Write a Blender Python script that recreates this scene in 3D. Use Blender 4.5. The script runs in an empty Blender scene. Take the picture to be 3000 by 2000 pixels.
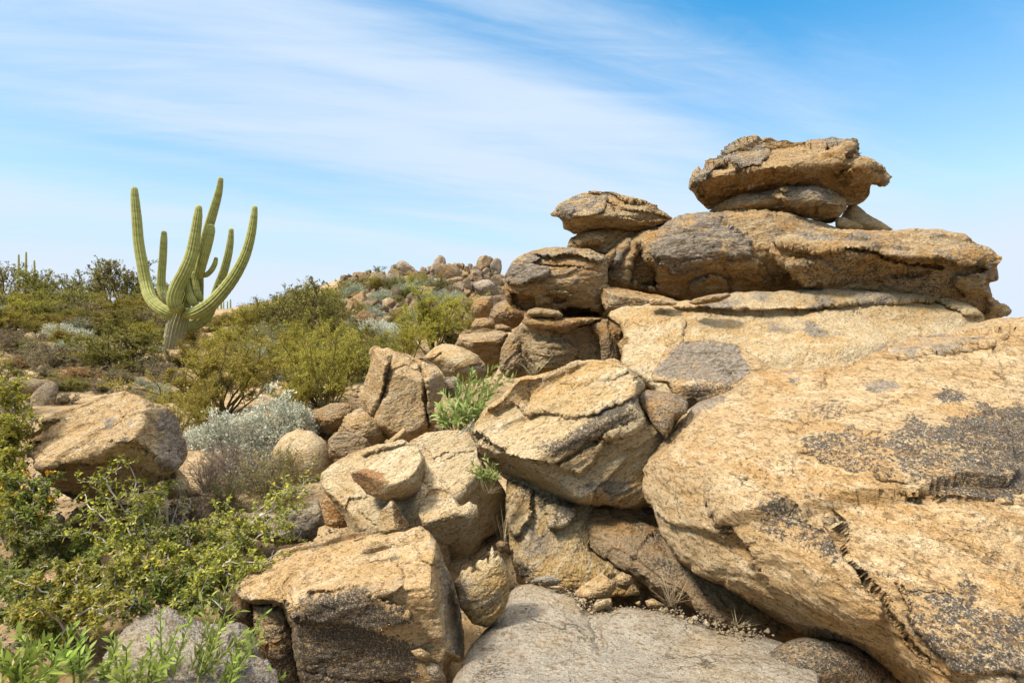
import bpy, math, random
import numpy as np
from mathutils import Vector, Matrix, Euler
R = math.radians
SC = bpy.context.scene
COL = SC.collection
# ------------------------------------------------------------------ camera
EYE = 1.6
FPX = 1667.0                      # focal length in pixels of the 3000 px wide photograph (20 mm)
cam_d = bpy.data.cameras.new("camera"); cam = bpy.data.objects.new("camera", cam_d); COL.objects.link(cam)
cam_d.sensor_width = 36.0; cam_d.lens = 36.0 * FPX / 3000.0
cam_d.clip_start = 0.05; cam_d.clip_end = 20000
cam.location = (0, 0, EYE); cam.rotation_euler = (R(90), 0, 0)
SC.camera = cam
# ------------------------------------------------------------------ light and sky
SUN = Vector((-0.52, -0.34, 0.80)).normalized()
sun_el = math.asin(SUN.z); sun_az = math.atan2(SUN.x, SUN.y)
sd_ = bpy.data.lights.new("sun", 'SUN'); sd_.energy = 3.45; sd_.angle = R(10); sd_.color = (1.0, 0.93, 0.82)
so_ = bpy.data.objects.new("sun", sd_); COL.objects.link(so_)
so_.rotation_euler = SUN.to_track_quat('Z', 'Y').to_euler(); so_.location = (-6, -4, 14)
SC.view_settings.view_transform = 'Standard'; SC.view_settings.look = 'None'
SC.view_settings.exposure = 0.95; SC.view_settings.gamma = 1.0

def N(nt, typ, loc=None, **kw):
    n = nt.nodes.new(typ)
    for k, v in kw.items():
        if k.startswith('i_'):
            n.inputs[k[2:].replace('_', ' ')].default_value = v
        else:
            setattr(n, k, v)
    return n
def LK(nt, a, b): nt.links.new(a, b)
def sock(nt, x, inp):
    if isinstance(x, bpy.types.NodeSocket): nt.links.new(x, inp)
    else: inp.default_value = x
def MATH(nt, op, a, b=0.0, c=None, clamp=False):
    n = nt.nodes.new('ShaderNodeMath'); n.operation = op; n.use_clamp = clamp
    sock(nt, a, n.inputs[0]); sock(nt, b, n.inputs[1])
    if c is not None: sock(nt, c, n.inputs[2])
    return n.outputs[0]
def SMOOTH(nt, x, lo, hi, a=0.0, b=1.0):
    n = nt.nodes.new('ShaderNodeMapRange'); n.interpolation_type = 'SMOOTHSTEP'
    sock(nt, x, n.inputs[0]); n.inputs[1].default_value = lo; n.inputs[2].default_value = hi
    n.inputs[3].default_value = a; n.inputs[4].default_value = b
    return n.outputs[0]
def MIX(nt, f, a, b, blend='MIX'):
    n = nt.nodes.new('ShaderNodeMix'); n.data_type = 'RGBA'; n.blend_type = blend
    sock(nt, f, n.inputs[0])
    for x, i in ((a, n.inputs[6]), (b, n.inputs[7])):
        if isinstance(x, bpy.types.NodeSocket): nt.links.new(x, i)
        else: i.default_value = (*x[:3], 1.0)
    return n.outputs[2]
def NOISE(nt, vec, scale, detail=4, rough=.55, dist=0.0):
    n = nt.nodes.new('ShaderNodeTexNoise'); n.inputs['Scale'].default_value = scale
    n.inputs['Detail'].default_value = detail; n.inputs['Roughness'].default_value = rough
    n.inputs['Distortion'].default_value = dist
    if vec is not None: nt.links.new(vec, n.inputs['Vector'])
    return n.outputs['Fac']
def MAPPING(nt, vec, loc=(0,0,0), rot=(0,0,0), scale=(1,1,1)):
    n = nt.nodes.new('ShaderNodeMapping')
    n.inputs['Location'].default_value = loc; n.inputs['Rotation'].default_value = rot; n.inputs['Scale'].default_value = scale
    nt.links.new(vec, n.inputs['Vector']); return n.outputs[0]
def ROTSCALE(nt, vec, rot, scale, loc=(0,0,0)):
    return MAPPING(nt, MAPPING(nt, vec, rot=rot), loc=loc, scale=scale)

def make_world():
    w = bpy.data.worlds.new("World"); SC.world = w; w.use_nodes = True
    nt = w.node_tree; nt.nodes.clear()
    sky = N(nt, 'ShaderNodeTexSky', sky_type='NISHITA', sun_disc=False)
    sky.sun_elevation = sun_el; sky.sun_rotation = sun_az
    sky.air_density = 1.0; sky.dust_density = 0.6; sky.ozone_density = 2.5; sky.altitude = 900
    tc = N(nt, 'ShaderNodeTexCoord')
    ma = nt.nodes.new('ShaderNodeVectorMath'); ma.operation = 'MULTIPLY_ADD'
    LK(nt, sky.outputs[0], ma.inputs[0]); ma.inputs[1].default_value = SKY_MUL; ma.inputs[2].default_value = SKY_ADD
    mx = nt.nodes.new('ShaderNodeVectorMath'); mx.operation = 'MAXIMUM'; LK(nt, ma.outputs[0], mx.inputs[0]); mx.inputs[1].default_value = (.05, .05, .05)
    mn = nt.nodes.new('ShaderNodeVectorMath'); mn.operation = 'MINIMUM'; LK(nt, mx.outputs[0], mn.inputs[0]); mn.inputs[1].default_value = SKY_HOR
    # thin cirrus: noise on the plane of a high layer
    sx = N(nt, 'ShaderNodeSeparateXYZ'); LK(nt, tc.outputs['Generated'], sx.inputs[0])
    zz = MATH(nt, 'ADD', MATH(nt, 'MAXIMUM', sx.outputs[2], 0.0), 0.10)
    cx = N(nt, 'ShaderNodeCombineXYZ')
    LK(nt, MATH(nt, 'DIVIDE', sx.outputs[0], zz), cx.inputs[0]); LK(nt, MATH(nt, 'DIVIDE', sx.outputs[1], zz), cx.inputs[1])
    v1 = ROTSCALE(nt, cx.outputs[0], (0, 0, R(CLOUD_ROT)), (0.22, 0.9, 1), CLOUD_LOC)
    big = NOISE(nt, v1, 1.0, 3, .5, .3)
    v2 = ROTSCALE(nt, cx.outputs[0], (0, 0, R(CLOUD_ROT + 9)), (0.26, 1.3, 1), (2.1, 5.7, 0))
    fine = NOISE(nt, v2, 1.7, 8, .60, .6)
    v3 = ROTSCALE(nt, cx.outputs[0], (0, 0, R(CLOUD_ROT + 24)), (0.5, 2.6, 1), (7.1, 1.7, 0))
    wisp = NOISE(nt, v3, 2.6, 9, .68, 1.2)
    c = MATH(nt, 'ADD', MATH(nt, 'ADD', MATH(nt, 'MULTIPLY', big, 0.72), MATH(nt, 'MULTIPLY', fine, 0.27)), MATH(nt, 'MULTIPLY', wisp, .14))
    cl = SMOOTH(nt, c, CLOUD_LO, CLOUD_HI)
    # veil near the horizon
    veil = SMOOTH(nt, sx.outputs[2], 0.55, -0.02, 0.0, 0.62)
    f = MATH(nt, 'MAXIMUM', MATH(nt, 'MULTIPLY', cl, CLOUD_MAX), veil)
    f = MATH(nt, 'ADD', MATH(nt, 'MULTIPLY', MATH(nt, 'MULTIPLY', cl, CLOUD_MAX), MATH(nt, 'SUBTRACT', 1.0, veil)), veil, clamp=True)
    mixc = MIX(nt, f, mn.outputs[0], MIX(nt, veil, CLOUD_COL, SKY_HOR))
    # added fill light: sky brightened high overhead, out of view, to lift shaded faces
    mixc = MIX(nt, SMOOTH(nt, sx.outputs[2], .60, .90), mixc, ZENITH_FILL)
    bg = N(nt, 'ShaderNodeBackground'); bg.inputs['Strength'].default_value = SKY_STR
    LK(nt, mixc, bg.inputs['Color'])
    out = N(nt, 'ShaderNodeOutputWorld'); LK(nt, bg.outputs[0], out.inputs[0])
SKY_STR = 0.074; SKY_MUL = (2.0, 1.75, 1.4); SKY_ADD = (-1.5, -.1, 1.6); SKY_HOR = (5.3, 6.0, 7.0)
ZENITH_FILL = (20, 18.8, 17.2)
CLOUD_COL = (5.2, 6.1, 7.2); CLOUD_LO = 0.44; CLOUD_HI = 0.73; CLOUD_MAX = 0.90; CLOUD_ROT = -33; CLOUD_LOC = (3.2, 19.1, 0)
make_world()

# ------------------------------------------------------------------ helpers
def tag(o, label=None, cat=None, group=None, kind=None):
    if label: o['label'] = label
    if cat: o['category'] = cat
    if group: o['group'] = group
    if kind: o['kind'] = kind
    return o
def empty(name, loc, rz=0.0):
    o = bpy.data.objects.new(name, None); COL.objects.link(o)
    o.location = loc; o.rotation_euler = (0, 0, rz); o.empty_display_size = 0.1
    return o
def np_mesh(name, V, F, mats, smooth=True, attr=None, midx=None):
    """V (n,3); F list/array of quads or tris (array (m,4) or (m,3))"""
    me = bpy.data.meshes.new(name)
    V = np.asarray(V, np.float32); F = np.asarray(F, np.int32)
    k = F.shape[1]
    me.vertices.add(len(V)); me.vertices.foreach_set('co', V.ravel())
    me.loops.add(F.size); me.loops.foreach_set('vertex_index', F.ravel())
    me.polygons.add(len(F)); me.polygons.foreach_set('loop_start', np.arange(0, F.size, k, dtype=np.int32))
    me.polygons.foreach_set('loop_total', np.full(len(F), k, np.int32))
    if smooth: me.polygons.foreach_set('use_smooth', np.ones(len(F), bool))
    if midx is not None: me.polygons.foreach_set('material_index', np.asarray(midx, np.int32))
    if attr is not None:
        a = me.color_attributes.new('marks', 'FLOAT_COLOR', 'POINT')
        c = np.ones((len(V), 4), np.float32); c[:, :3] = attr; a.data.foreach_set('color', c.ravel())
    me.update(calc_edges=True); me.validate()
    for m in (mats if isinstance(mats, (list, tuple)) else [mats]): me.materials.append(m)
    return me
def mobj(name, me, parent=None, loc=None):
    o = bpy.data.objects.new(name, me); COL.objects.link(o)
    if parent is not None: o.parent = parent
    if loc is not None: o.location = loc
    return o
def copy_tree(o, parent=None):
    c = o.copy(); COL.objects.link(c)
    if parent is not None: c.parent = parent
    for ch in list(o.children): copy_tree(ch, c)
    return c

_rs = np.random.RandomState(7)
PERM = np.concatenate([_rs.permutation(256)] * 3)
GRAD = _rs.normal(size=(256, 3)); GRAD /= np.linalg.norm(GRAD, axis=1)[:, None]
def perlin(p, seed=0):
    p = np.asarray(p, float) + np.array([seed * 17.31, seed * 7.77, seed * 3.19])
    i = np.floor(p).astype(int); f = p - i; i &= 255
    w = f * f * f * (f * (f * 6 - 15) + 10)
    out = 0
    for dx in (0, 1):
        wx = w[..., 0] if dx else 1 - w[..., 0]
        px = PERM[i[..., 0] + dx]
        for dy in (0, 1):
            wy = w[..., 1] if dy else 1 - w[..., 1]
            py = PERM[px + i[..., 1] + dy]
            for dz in (0, 1):
                wz = w[..., 2] if dz else 1 - w[..., 2]
                g = GRAD[PERM[py + i[..., 2] + dz]]
                out = out + wx * wy * wz * (g[..., 0] * (f[..., 0] - dx) + g[..., 1] * (f[..., 1] - dy) + g[..., 2] * (f[..., 2] - dz))
    return out * 1.6
def fbm(p, oct=4, gain=.5, seed=0, ridged=False):
    a = 1.0; s = 0; p = np.asarray(p, float)
    for k in range(oct):
        n = perlin(p, seed + k * 5)
        if ridged: n = 1 - 2 * np.abs(n)
        s = s + a * n; a *= gain; p = p * 2.03
    return s
def sstep(x, a, b):
    t = np.clip((x - a) / (b - a), 0, 1); return t * t * (3 - 2 * t)
def terrace(x, k, sharp=.22):
    f = x * k; fl = np.floor(f); return (fl + sstep(f - fl, 0.0, sharp)) / k

TILES = dict(U=(0, 0, 1), V=(0, 0, 1.27551), L1=(0, 700, .42535), C1=(1000, 700, .42535), R1=(2000, 700, .42535),
             L2=(0, 1333, .42535), C2=(1000, 1333, .42535), R2=(2000, 1333, .42535), T=(1400, 350, .68027),
             CAC=(0, 480, .42517), F=(660, 1500, .31883), K=(1360, 1030, .28061), P=(900, 1250, .28061),
             L=(0, 1080, .2551), S=(1450, 700, .2551), B=(1980, 380, .28061), H=(950, 740, .2551), G=(0, 760, .2551))
def tp(t, *pts):
    ox, oy, s = TILES[t]
    return [(ox + s * p[0], oy + s * p[1]) + tuple(p[2:]) for p in pts]
def world(u, v, Y):
    return np.stack([(u - 1500.0) / FPX * Y, Y + 0 * u, EYE - (v - 1000.0) / FPX * Y], -1)
# ------------------------------------------------------------------ materials
_rock_cache = {}
def rock_mat(name='tan', base=(.44, .31, .18), pale=(.56, .44, .29), gold=(.40, .23, .085), grey=0.0, stain=0.0, rust=0.0,
             grain=75.0, bump=1.0, fol=(0, 0, 0), plate=0.0, blot=0.0):
    if name in _rock_cache: return _rock_cache[name]
    m = bpy.data.materials.new('rock_' + name); m.use_nodes = True; nt = m.node_tree; nt.nodes.clear()
    tc = N(nt, 'ShaderNodeTexCoord'); oi = N(nt, 'ShaderNodeObjectInfo')
    off = nt.nodes.new('ShaderNodeVectorMath'); off.operation = 'MULTIPLY_ADD'
    cmb = N(nt, 'ShaderNodeCombineXYZ')
    for i in range(3): LK(nt, oi.outputs['Random'], cmb.inputs[i])
    LK(nt, cmb.outputs[0], off.inputs[0]); off.inputs[1].default_value = (41, 67, 23); LK(nt, tc.outputs['Object'], off.inputs[2])
    vec = off.outputs[0]
    fv = ROTSCALE(nt, vec, fol, (0.75, 0.85, 2.4))
    at = N(nt, 'ShaderNodeAttribute', attribute_name='marks'); sp = N(nt, 'ShaderNodeSeparateColor'); LK(nt, at.outputs['Color'], sp.inputs[0])
    aS, aG, aR = (MATH(nt, 'MULTIPLY', sp.outputs[i_], k_) for i_, k_ in ((0, 1.7), (1, 1.45), (2, 1.25)))
    n1 = NOISE(nt, fv, 1.6, 7, .6, .4); n2 = NOISE(nt, fv, 8.0, 7, .66, .3); n3 = NOISE(nt, vec, 3.1, 8, .62)
    gr = NOISE(nt, vec, grain, 3, .75); gr2 = NOISE(nt, fv, grain * .45, 4, .7)
    fine = NOISE(nt, vec, grain * 2.6, 2, .7)
    c = MIX(nt, SMOOTH(nt, n1, .36, .62), gold, base)
    c = MIX(nt, SMOOTH(nt, n2, .46, .66, 0, .75), c, pale)
    c = MIX(nt, SMOOTH(nt, n3, .56, .72, 0, .55), c, gold)
    # rusty iron staining
    rr = MATH(nt, 'ADD', aR, MATH(nt, 'ADD', MATH(nt, 'MULTIPLY', MATH(nt, 'SUBTRACT', n2, .5), 1.3), rust - 0.0))
    c = MIX(nt, SMOOTH(nt, rr, .35, .75, 0, .85), c, (.30, .125, .035))
    # grey weathering coat
    gg = MATH(nt, 'ADD', aG, MATH(nt, 'ADD', MATH(nt, 'MULTIPLY', MATH(nt, 'SUBTRACT', n3, .5), 1.5), MATH(nt, 'MULTIPLY', MATH(nt, 'SUBTRACT', gr2, .5), .9)))
    gg = MATH(nt, 'ADD', gg, grey)
    if plate:        # exfoliation plates: a grey crust with golden joints between
        pv = N(nt, 'ShaderNodeTexVoronoi', feature='DISTANCE_TO_EDGE'); pv.inputs['Scale'].default_value = 2.0
        pw = nt.nodes.new('ShaderNodeVectorMath'); pw.operation = 'MULTIPLY_ADD'
        pn = N(nt, 'ShaderNodeTexNoise'); pn.inputs['Scale'].default_value = 2.2; pn.inputs['Detail'].default_value = 6; LK(nt, fv, pn.inputs['Vector'])
        LK(nt, pn.outputs['Color'], pw.inputs[0]); pw.inputs[1].default_value = (1.1, 1.1, 1.1); LK(nt, fv, pw.inputs[2]); LK(nt, pw.outputs[0], pv.inputs['Vector'])
        pc = N(nt, 'ShaderNodeTexVoronoi', feature='F1'); pc.inputs['Scale'].default_value = 2.0; LK(nt, pw.outputs[0], pc.inputs['Vector'])
        pr = N(nt, 'ShaderNodeSeparateColor'); LK(nt, pc.outputs['Color'], pr.inputs[0])
        pm = MATH(nt, 'MULTIPLY', SMOOTH(nt, pv.outputs['Distance'], .02, .09), SMOOTH(nt, pr.outputs[0], .35, .6))
        gg = MATH(nt, 'ADD', gg, MATH(nt, 'MULTIPLY', pm, plate))
    gm = SMOOTH(nt, gg, .36, .62, 0, .88)
    c = MIX(nt, gm, c, MIX(nt, SMOOTH(nt, gr2, .40, .60), (.125, .112, .098), (.29, .255, .215)))
    # dark desert varnish, broken into specks
    ss = MATH(nt, 'ADD', aS, MATH(nt, 'ADD', MATH(nt, 'MULTIPLY', MATH(nt, 'SUBTRACT', n2, .5), 1.2), MATH(nt, 'MULTIPLY', MATH(nt, 'SUBTRACT', gr, .5), 2.3)))
    ss = MATH(nt, 'ADD', ss, stain)
    if blot: ss = MATH(nt, 'ADD', ss, MATH(nt, 'MULTIPLY', MATH(nt, 'SUBTRACT', NOISE(nt, fv, 2.3, 6, .62, .5), .5), blot))
    sm = SMOOTH(nt, ss, .38, .80, 0, .93)
    c = MIX(nt, sm, c, MIX(nt, SMOOTH(nt, fine, .50, .66), (.042, .040, .040), (.29, .245, .185)))
    # crystals: dark and bright grains
    c = MIX(nt, SMOOTH(nt, gr, .545, .665, 0, .76), c, (.066, .048, .030))
    c = MIX(nt, SMOOTH(nt, fine, .57, .70, 0, .55), c, (.68, .55, .36))
    c = MIX(nt, SMOOTH(nt, gr2, .49, .36, 0, .68), c, (.17, .10, .04))
    # hairline cracks
    vo = N(nt, 'ShaderNodeTexVoronoi', feature='DISTANCE_TO_EDGE'); vo.inputs['Scale'].default_value = 2.6
    wv = nt.nodes.new('ShaderNodeVectorMath'); wv.operation = 'MULTIPLY_ADD'
    nv = N(nt, 'ShaderNodeTexNoise'); nv.inputs['Scale'].default_value = 4.0; nv.inputs['Detail'].default_value = 5; LK(nt, fv, nv.inputs['Vector'])
    LK(nt, nv.outputs['Color'], wv.inputs[0]); wv.inputs[1].default_value = (.6, .6, .6); LK(nt, fv, wv.inputs[2])
    LK(nt, wv.outputs[0], vo.inputs['Vector'])
    crk = MATH(nt, 'MULTIPLY', SMOOTH(nt, vo.outputs['Distance'], .022, .0), SMOOTH(nt, n3, .50, .60))
    c = MIX(nt, MATH(nt, 'MULTIPLY', crk, .55), c, (.06, .045, .03))
    if name in ('hill', 'stone'):
        hv = N(nt, 'ShaderNodeHueSaturation'); LK(nt, c, hv.inputs['Color']); LK(nt, MATH(nt, 'ADD', MATH(nt, 'MULTIPLY', oi.outputs['Random'], .65), .62), hv.inputs['Value'])
        LK(nt, MATH(nt, 'ADD', MATH(nt, 'MULTIPLY', MATH(nt, 'FRACT', MATH(nt, 'MULTIPLY', oi.outputs['Random'], 7.7)), .5), .7), hv.inputs['Saturation']); c = hv.outputs[0]
    b1 = N(nt, 'ShaderNodeBump'); b1.inputs['Strength'].default_value = min(1, .85 * bump); b1.inputs['Distance'].default_value = .032
    hgt = MATH(nt, 'ADD', MATH(nt, 'MULTIPLY', gr, .55), MATH(nt, 'MULTIPLY', gr2, 1.0))
    hgt = MATH(nt, 'SUBTRACT', hgt, MATH(nt, 'MULTIPLY', crk, 1.2))
    LK(nt, hgt, b1.inputs['Height'])
    b2 = N(nt, 'ShaderNodeBump'); b2.inputs['Strength'].default_value = .8; b2.inputs['Distance'].default_value = .085 * bump
    LK(nt, MATH(nt, 'ADD', n2, MATH(nt, 'MULTIPLY', n3, .8)), b2.inputs['Height']); LK(nt, b1.outputs[0], b2.inputs['Normal'])
    p = N(nt, 'ShaderNodeBsdfPrincipled'); p.inputs['Roughness'].default_value = .88; p.inputs['Specular IOR Level'].default_value = .25
    LK(nt, c, p.inputs['Base Color']); LK(nt, b2.outputs[0], p.inputs['Normal'])
    o = N(nt, 'ShaderNodeOutputMaterial'); LK(nt, p.outputs[0], o.inputs[0])
    _rock_cache[name] = m
    return m
RM = dict(
    tan=rock_mat('tan', base=(.51, .36, .19), pale=(.62, .49, .31), gold=(.47, .30, .13), fol=(0, R(20), 0), blot=.9),
    gold=rock_mat('gold', base=(.49, .345, .185), pale=(.62, .49, .31), gold=(.44, .265, .105), grain=58, fol=(0, R(-14), 0), grey=.0, blot=1.5),
    pale=rock_mat('pale', base=(.57, .445, .265), pale=(.68, .56, .375), gold=(.51, .325, .13), grain=85, fol=(0, R(25), 0), grey=-.10, stain=-.06),
    wall=rock_mat('wall', base=(.50, .385, .215), pale=(.60, .50, .33), gold=(.44, .28, .095), grain=70, fol=(0, R(50), 0), grey=.04, stain=.02),
    stack=rock_mat('stack', base=(.41, .295, .16), pale=(.53, .41, .25), gold=(.40, .225, .075), grain=46, fol=(0, R(8), 0), grey=-.05, bump=1.4, plate=.44, blot=.9),
    grey=rock_mat('grey', base=(.32, .285, .23), pale=(.42, .375, .305), gold=(.37, .29, .185), grain=80, grey=.12, blot=.9),
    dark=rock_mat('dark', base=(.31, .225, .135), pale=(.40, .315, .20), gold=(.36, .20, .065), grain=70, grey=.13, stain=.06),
    brown=rock_mat('brown', base=(.36, .24, .12), pale=(.46, .33, .18), gold=(.34, .165, .05), grain=60, grey=-.05),
    hill=rock_mat('hill', base=(.34, .24, .14), pale=(.46, .355, .23), gold=(.28, .165, .07), grain=14, grey=.03, bump=1.5, plate=.2),
    stone=rock_mat('stone', base=(.46, .35, .215), pale=(.59, .48, .33), gold=(.41, .28, .14), grain=30, grey=.02),
)
def soil_mat():
    m = bpy.data.materials.new('soil'); m.use_nodes = True; nt = m.node_tree; nt.nodes.clear()
    tc = N(nt, 'ShaderNodeTexCoord'); vec = tc.outputs['Object']
    n1 = NOISE(nt, vec, .7, 6, .6); n2 = NOISE(nt, vec, 6, 6, .65); n3 = NOISE(nt, vec, 40, 4, .7)
    c = MIX(nt, SMOOTH(nt, n1, .38, .62), (.25, .165, .08), (.37, .27, .15))
    c = MIX(nt, SMOOTH(nt, n2, .50, .66, 0, .7), c, (.45, .34, .20))
    c = MIX(nt, SMOOTH(nt, n2, .47, .34, 0, .65), c, (.15, .095, .055))
    c = MIX(nt, SMOOTH(nt, n3, .56, .68, 0, .6), c, (.10, .07, .045))
    vo = N(nt, 'ShaderNodeTexVoronoi'); vo.inputs['Scale'].default_value = 26; LK(nt, vec, vo.inputs['Vector'])
    pb = MATH(nt, 'MULTIPLY', SMOOTH(nt, vo.outputs['Distance'], .42, .2), SMOOTH(nt, n2, .42, .55))
    c = MIX(nt, MATH(nt, 'MULTIPLY', pb, .55), c, (.50, .41, .30))
    # far plain: scrub-covered
    d = N(nt, 'ShaderNodeVectorMath', operation='LENGTH'); LK(nt, vec, d.inputs[0])
    c = MIX(nt, SMOOTH(nt, d.outputs['Value'], 28, 70), c, MIX(nt, SMOOTH(nt, NOISE(nt, vec, .15, 6, .7), .42, .56), (.10, .11, .045), (.20, .17, .10)))
    b = N(nt, 'ShaderNodeBump'); b.inputs['Strength'].default_value = .9; b.inputs['Distance'].default_value = .03
    LK(nt, MATH(nt, 'ADD', MATH(nt, 'ADD', n2, MATH(nt, 'MULTIPLY', n3, .4)), MATH(nt, 'MULTIPLY', pb, .5)), b.inputs['Height'])
    p = N(nt, 'ShaderNodeBsdfPrincipled'); p.inputs['Roughness'].default_value = .95; p.inputs['Specular IOR Level'].default_value = .1
    LK(nt, c, p.inputs['Base Color']); LK(nt, b.outputs[0], p.inputs['Normal'])
    o = N(nt, 'ShaderNodeOutputMaterial'); LK(nt, p.outputs[0], o.inputs[0]); return m
SOIL = soil_mat()
def leaf_mat(name, a, b, c=None, trans=.35, rough=.6):
    """a, b: two leaf colours mixed per leaf; c: a rarer third colour"""
    m = bpy.data.materials.new(name); m.use_nodes = True; nt = m.node_tree; nt.nodes.clear()
    g = N(nt, 'ShaderNodeNewGeometry'); rnd = g.outputs['Random Per Island']
    oi = N(nt, 'ShaderNodeObjectInfo')
    col = MIX(nt, rnd, a, b)
    if c is not None: col = MIX(nt, SMOOTH(nt, rnd, .86, .92), col, c)
    hs = N(nt, 'ShaderNodeHueSaturation'); LK(nt, col, hs.inputs['Color'])
    r2 = MATH(nt, 'FRACT', MATH(nt, 'MULTIPLY', rnd, 17.3))
    LK(nt, MATH(nt, 'ADD', MATH(nt, 'MULTIPLY', r2, .7), MATH(nt, 'ADD', MATH(nt, 'MULTIPLY', oi.outputs['Random'], .35), .48)), hs.inputs['Value'])
    LK(nt, MATH(nt, 'ADD', MATH(nt, 'MULTIPLY', oi.outputs['Random'], .03), .485), hs.inputs['Hue'])
    d = N(nt, 'ShaderNodeBsdfPrincipled'); d.inputs['Roughness'].default_value = rough; d.inputs['Specular IOR Level'].default_value = .3
    LK(nt, hs.outputs[0], d.inputs['Base Color'])
    t = N(nt, 'ShaderNodeBsdfTranslucent'); LK(nt, hs.outputs[0], t.inputs['Color'])
    mx = N(nt, 'ShaderNodeMixShader'); mx.inputs[0].default_value = trans
    LK(nt, d.outputs[0], mx.inputs[1]); LK(nt, t.outputs[0], mx.inputs[2])
    o = N(nt, 'ShaderNodeOutputMaterial'); LK(nt, mx.outputs[0], o.inputs[0]); return m
def bark_mat(name, a, b, scale=30):
    m = bpy.data.materials.new(name); m.use_nodes = True; nt = m.node_tree; nt.nodes.clear()
    tc = N(nt, 'ShaderNodeTexCoord'); n = NOISE(nt, tc.outputs['Object'], scale, 4, .6)
    g = N(nt, 'ShaderNodeNewGeometry')
    col = MIX(nt, SMOOTH(nt, n, .35, .65), a, b)
    hs = N(nt, 'ShaderNodeHueSaturation'); LK(nt, col, hs.inputs['Color'])
    LK(nt, MATH(nt, 'ADD', MATH(nt, 'MULTIPLY', g.outputs['Random Per Island'], .6), .7), hs.inputs['Value'])
    p = N(nt, 'ShaderNodeBsdfPrincipled'); p.inputs['Roughness'].default_value = .85; p.inputs['Specular IOR Level'].default_value = .2
    LK(nt, hs.outputs[0], p.inputs['Base Color'])
    o = N(nt, 'ShaderNodeOutputMaterial'); LK(nt, p.outputs[0], o.inputs[0]); return m
LM = dict(
    palo=leaf_mat('palo_verde_leaf', (.29, .265, .040), (.41, .355, .06), (.46, .33, .055)), #(0.228, 0.236, 0.038), (0.350, 0.315, 0.052), (0.455, 0.333, 0.052)),
    creo=leaf_mat('creosote_leaf', (.165, .165, .032), (.265, .245, .05), (.33, .27, .05)), #(0.112, 0.128, 0.024), (0.195, 0.203, 0.042), (0.300, 0.255, 0.045)),
    olive=leaf_mat('scrub_leaf', (.19, .17, .035), (.29, .25, .055), (.34, .255, .055)), #(0.143, 0.143, 0.030), (0.225, 0.210, 0.045), (0.315, 0.240, 0.053)),
    gold=leaf_mat('yellowing_leaf', (0.315, 0.232, 0.030), (0.225, 0.203, 0.038), (0.435, 0.270, 0.030)),
    silver=leaf_mat('brittlebush_leaf', (.41, .415, .325), (.55, .55, .44), (.33, .34, .24), trans=.25, rough=.75), #(0.413, 0.450, 0.362), (0.600, 0.625, 0.537), (0.300, 0.338, 0.237), trans=.2, rough=.75),
    sage=leaf_mat('bursage_leaf', (.25, .275, .19), (.38, .39, .28), (.20, .21, .11), trans=.2, rough=.75), #(0.240, 0.282, 0.210), (0.360, 0.390, 0.300), (0.192, 0.216, 0.120), trans=.2, rough=.75),
    rust=leaf_mat('dry_rust_leaf', (0.299, 0.150, 0.052), (0.221, 0.130, 0.065), (0.390, 0.208, 0.039), trans=.2),
    dry=leaf_mat('dry_brown_leaf', (.19, .145, .075), (.26, .205, .11), (.17, .16, .06), trans=.15),
    hack=leaf_mat('small_oval_leaf', (.20, .21, .03), (.32, .29, .045), (.50, .38, .05)), #(0.170, 0.238, 0.031), (0.323, 0.348, 0.048), (0.578, 0.459, 0.060)),
    hackd=leaf_mat('small_green_leaf', (.115, .14, .026), (.20, .215, .04), (.38, .32, .05)), #(0.093, 0.145, 0.031), (0.196, 0.246, 0.044), (0.408, 0.365, 0.051)),
    lance=leaf_mat('lance_leaf', (.20, .27, .04), (.30, .37, .075), (.15, .20, .03)), #(0.155, 0.241, 0.040), (0.253, 0.345, 0.075), (0.127, 0.184, 0.034)),
    bright=leaf_mat('bright_green_leaf', (.19, .245, .06), (.29, .345, .11), (.22, .20, .06)), #(0.163, 0.263, 0.056), (0.275, 0.375, 0.106), (0.125, 0.200, 0.050)),
    flower=leaf_mat('orange_flower', (.75, .38, .02), (.85, .50, .04), (.60, .25, .02), trans=.25),
    grass=leaf_mat('dry_grass_blade', (.36, .28, .16), (.46, .38, .24), (.28, .20, .11), trans=.2),
)
BM = dict(
    grey=bark_mat('grey_bark', (.22, .19, .16), (.13, .11, .095)),
    pale=bark_mat('pale_twig', (.46, .42, .37), (.33, .29, .25)),
    brown=bark_mat('brown_stem', (.13, .09, .06), (.08, .055, .04)),
    olive=bark_mat('olive_branch', (.16, .13, .04), (.10, .08, .03)),
    green=bark_mat('green_stem', (.22, .25, .08), (.16, .18, .06)),
    dead=bark_mat('dead_twig', (.20, .155, .12), (.12, .09, .07)),
)
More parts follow.
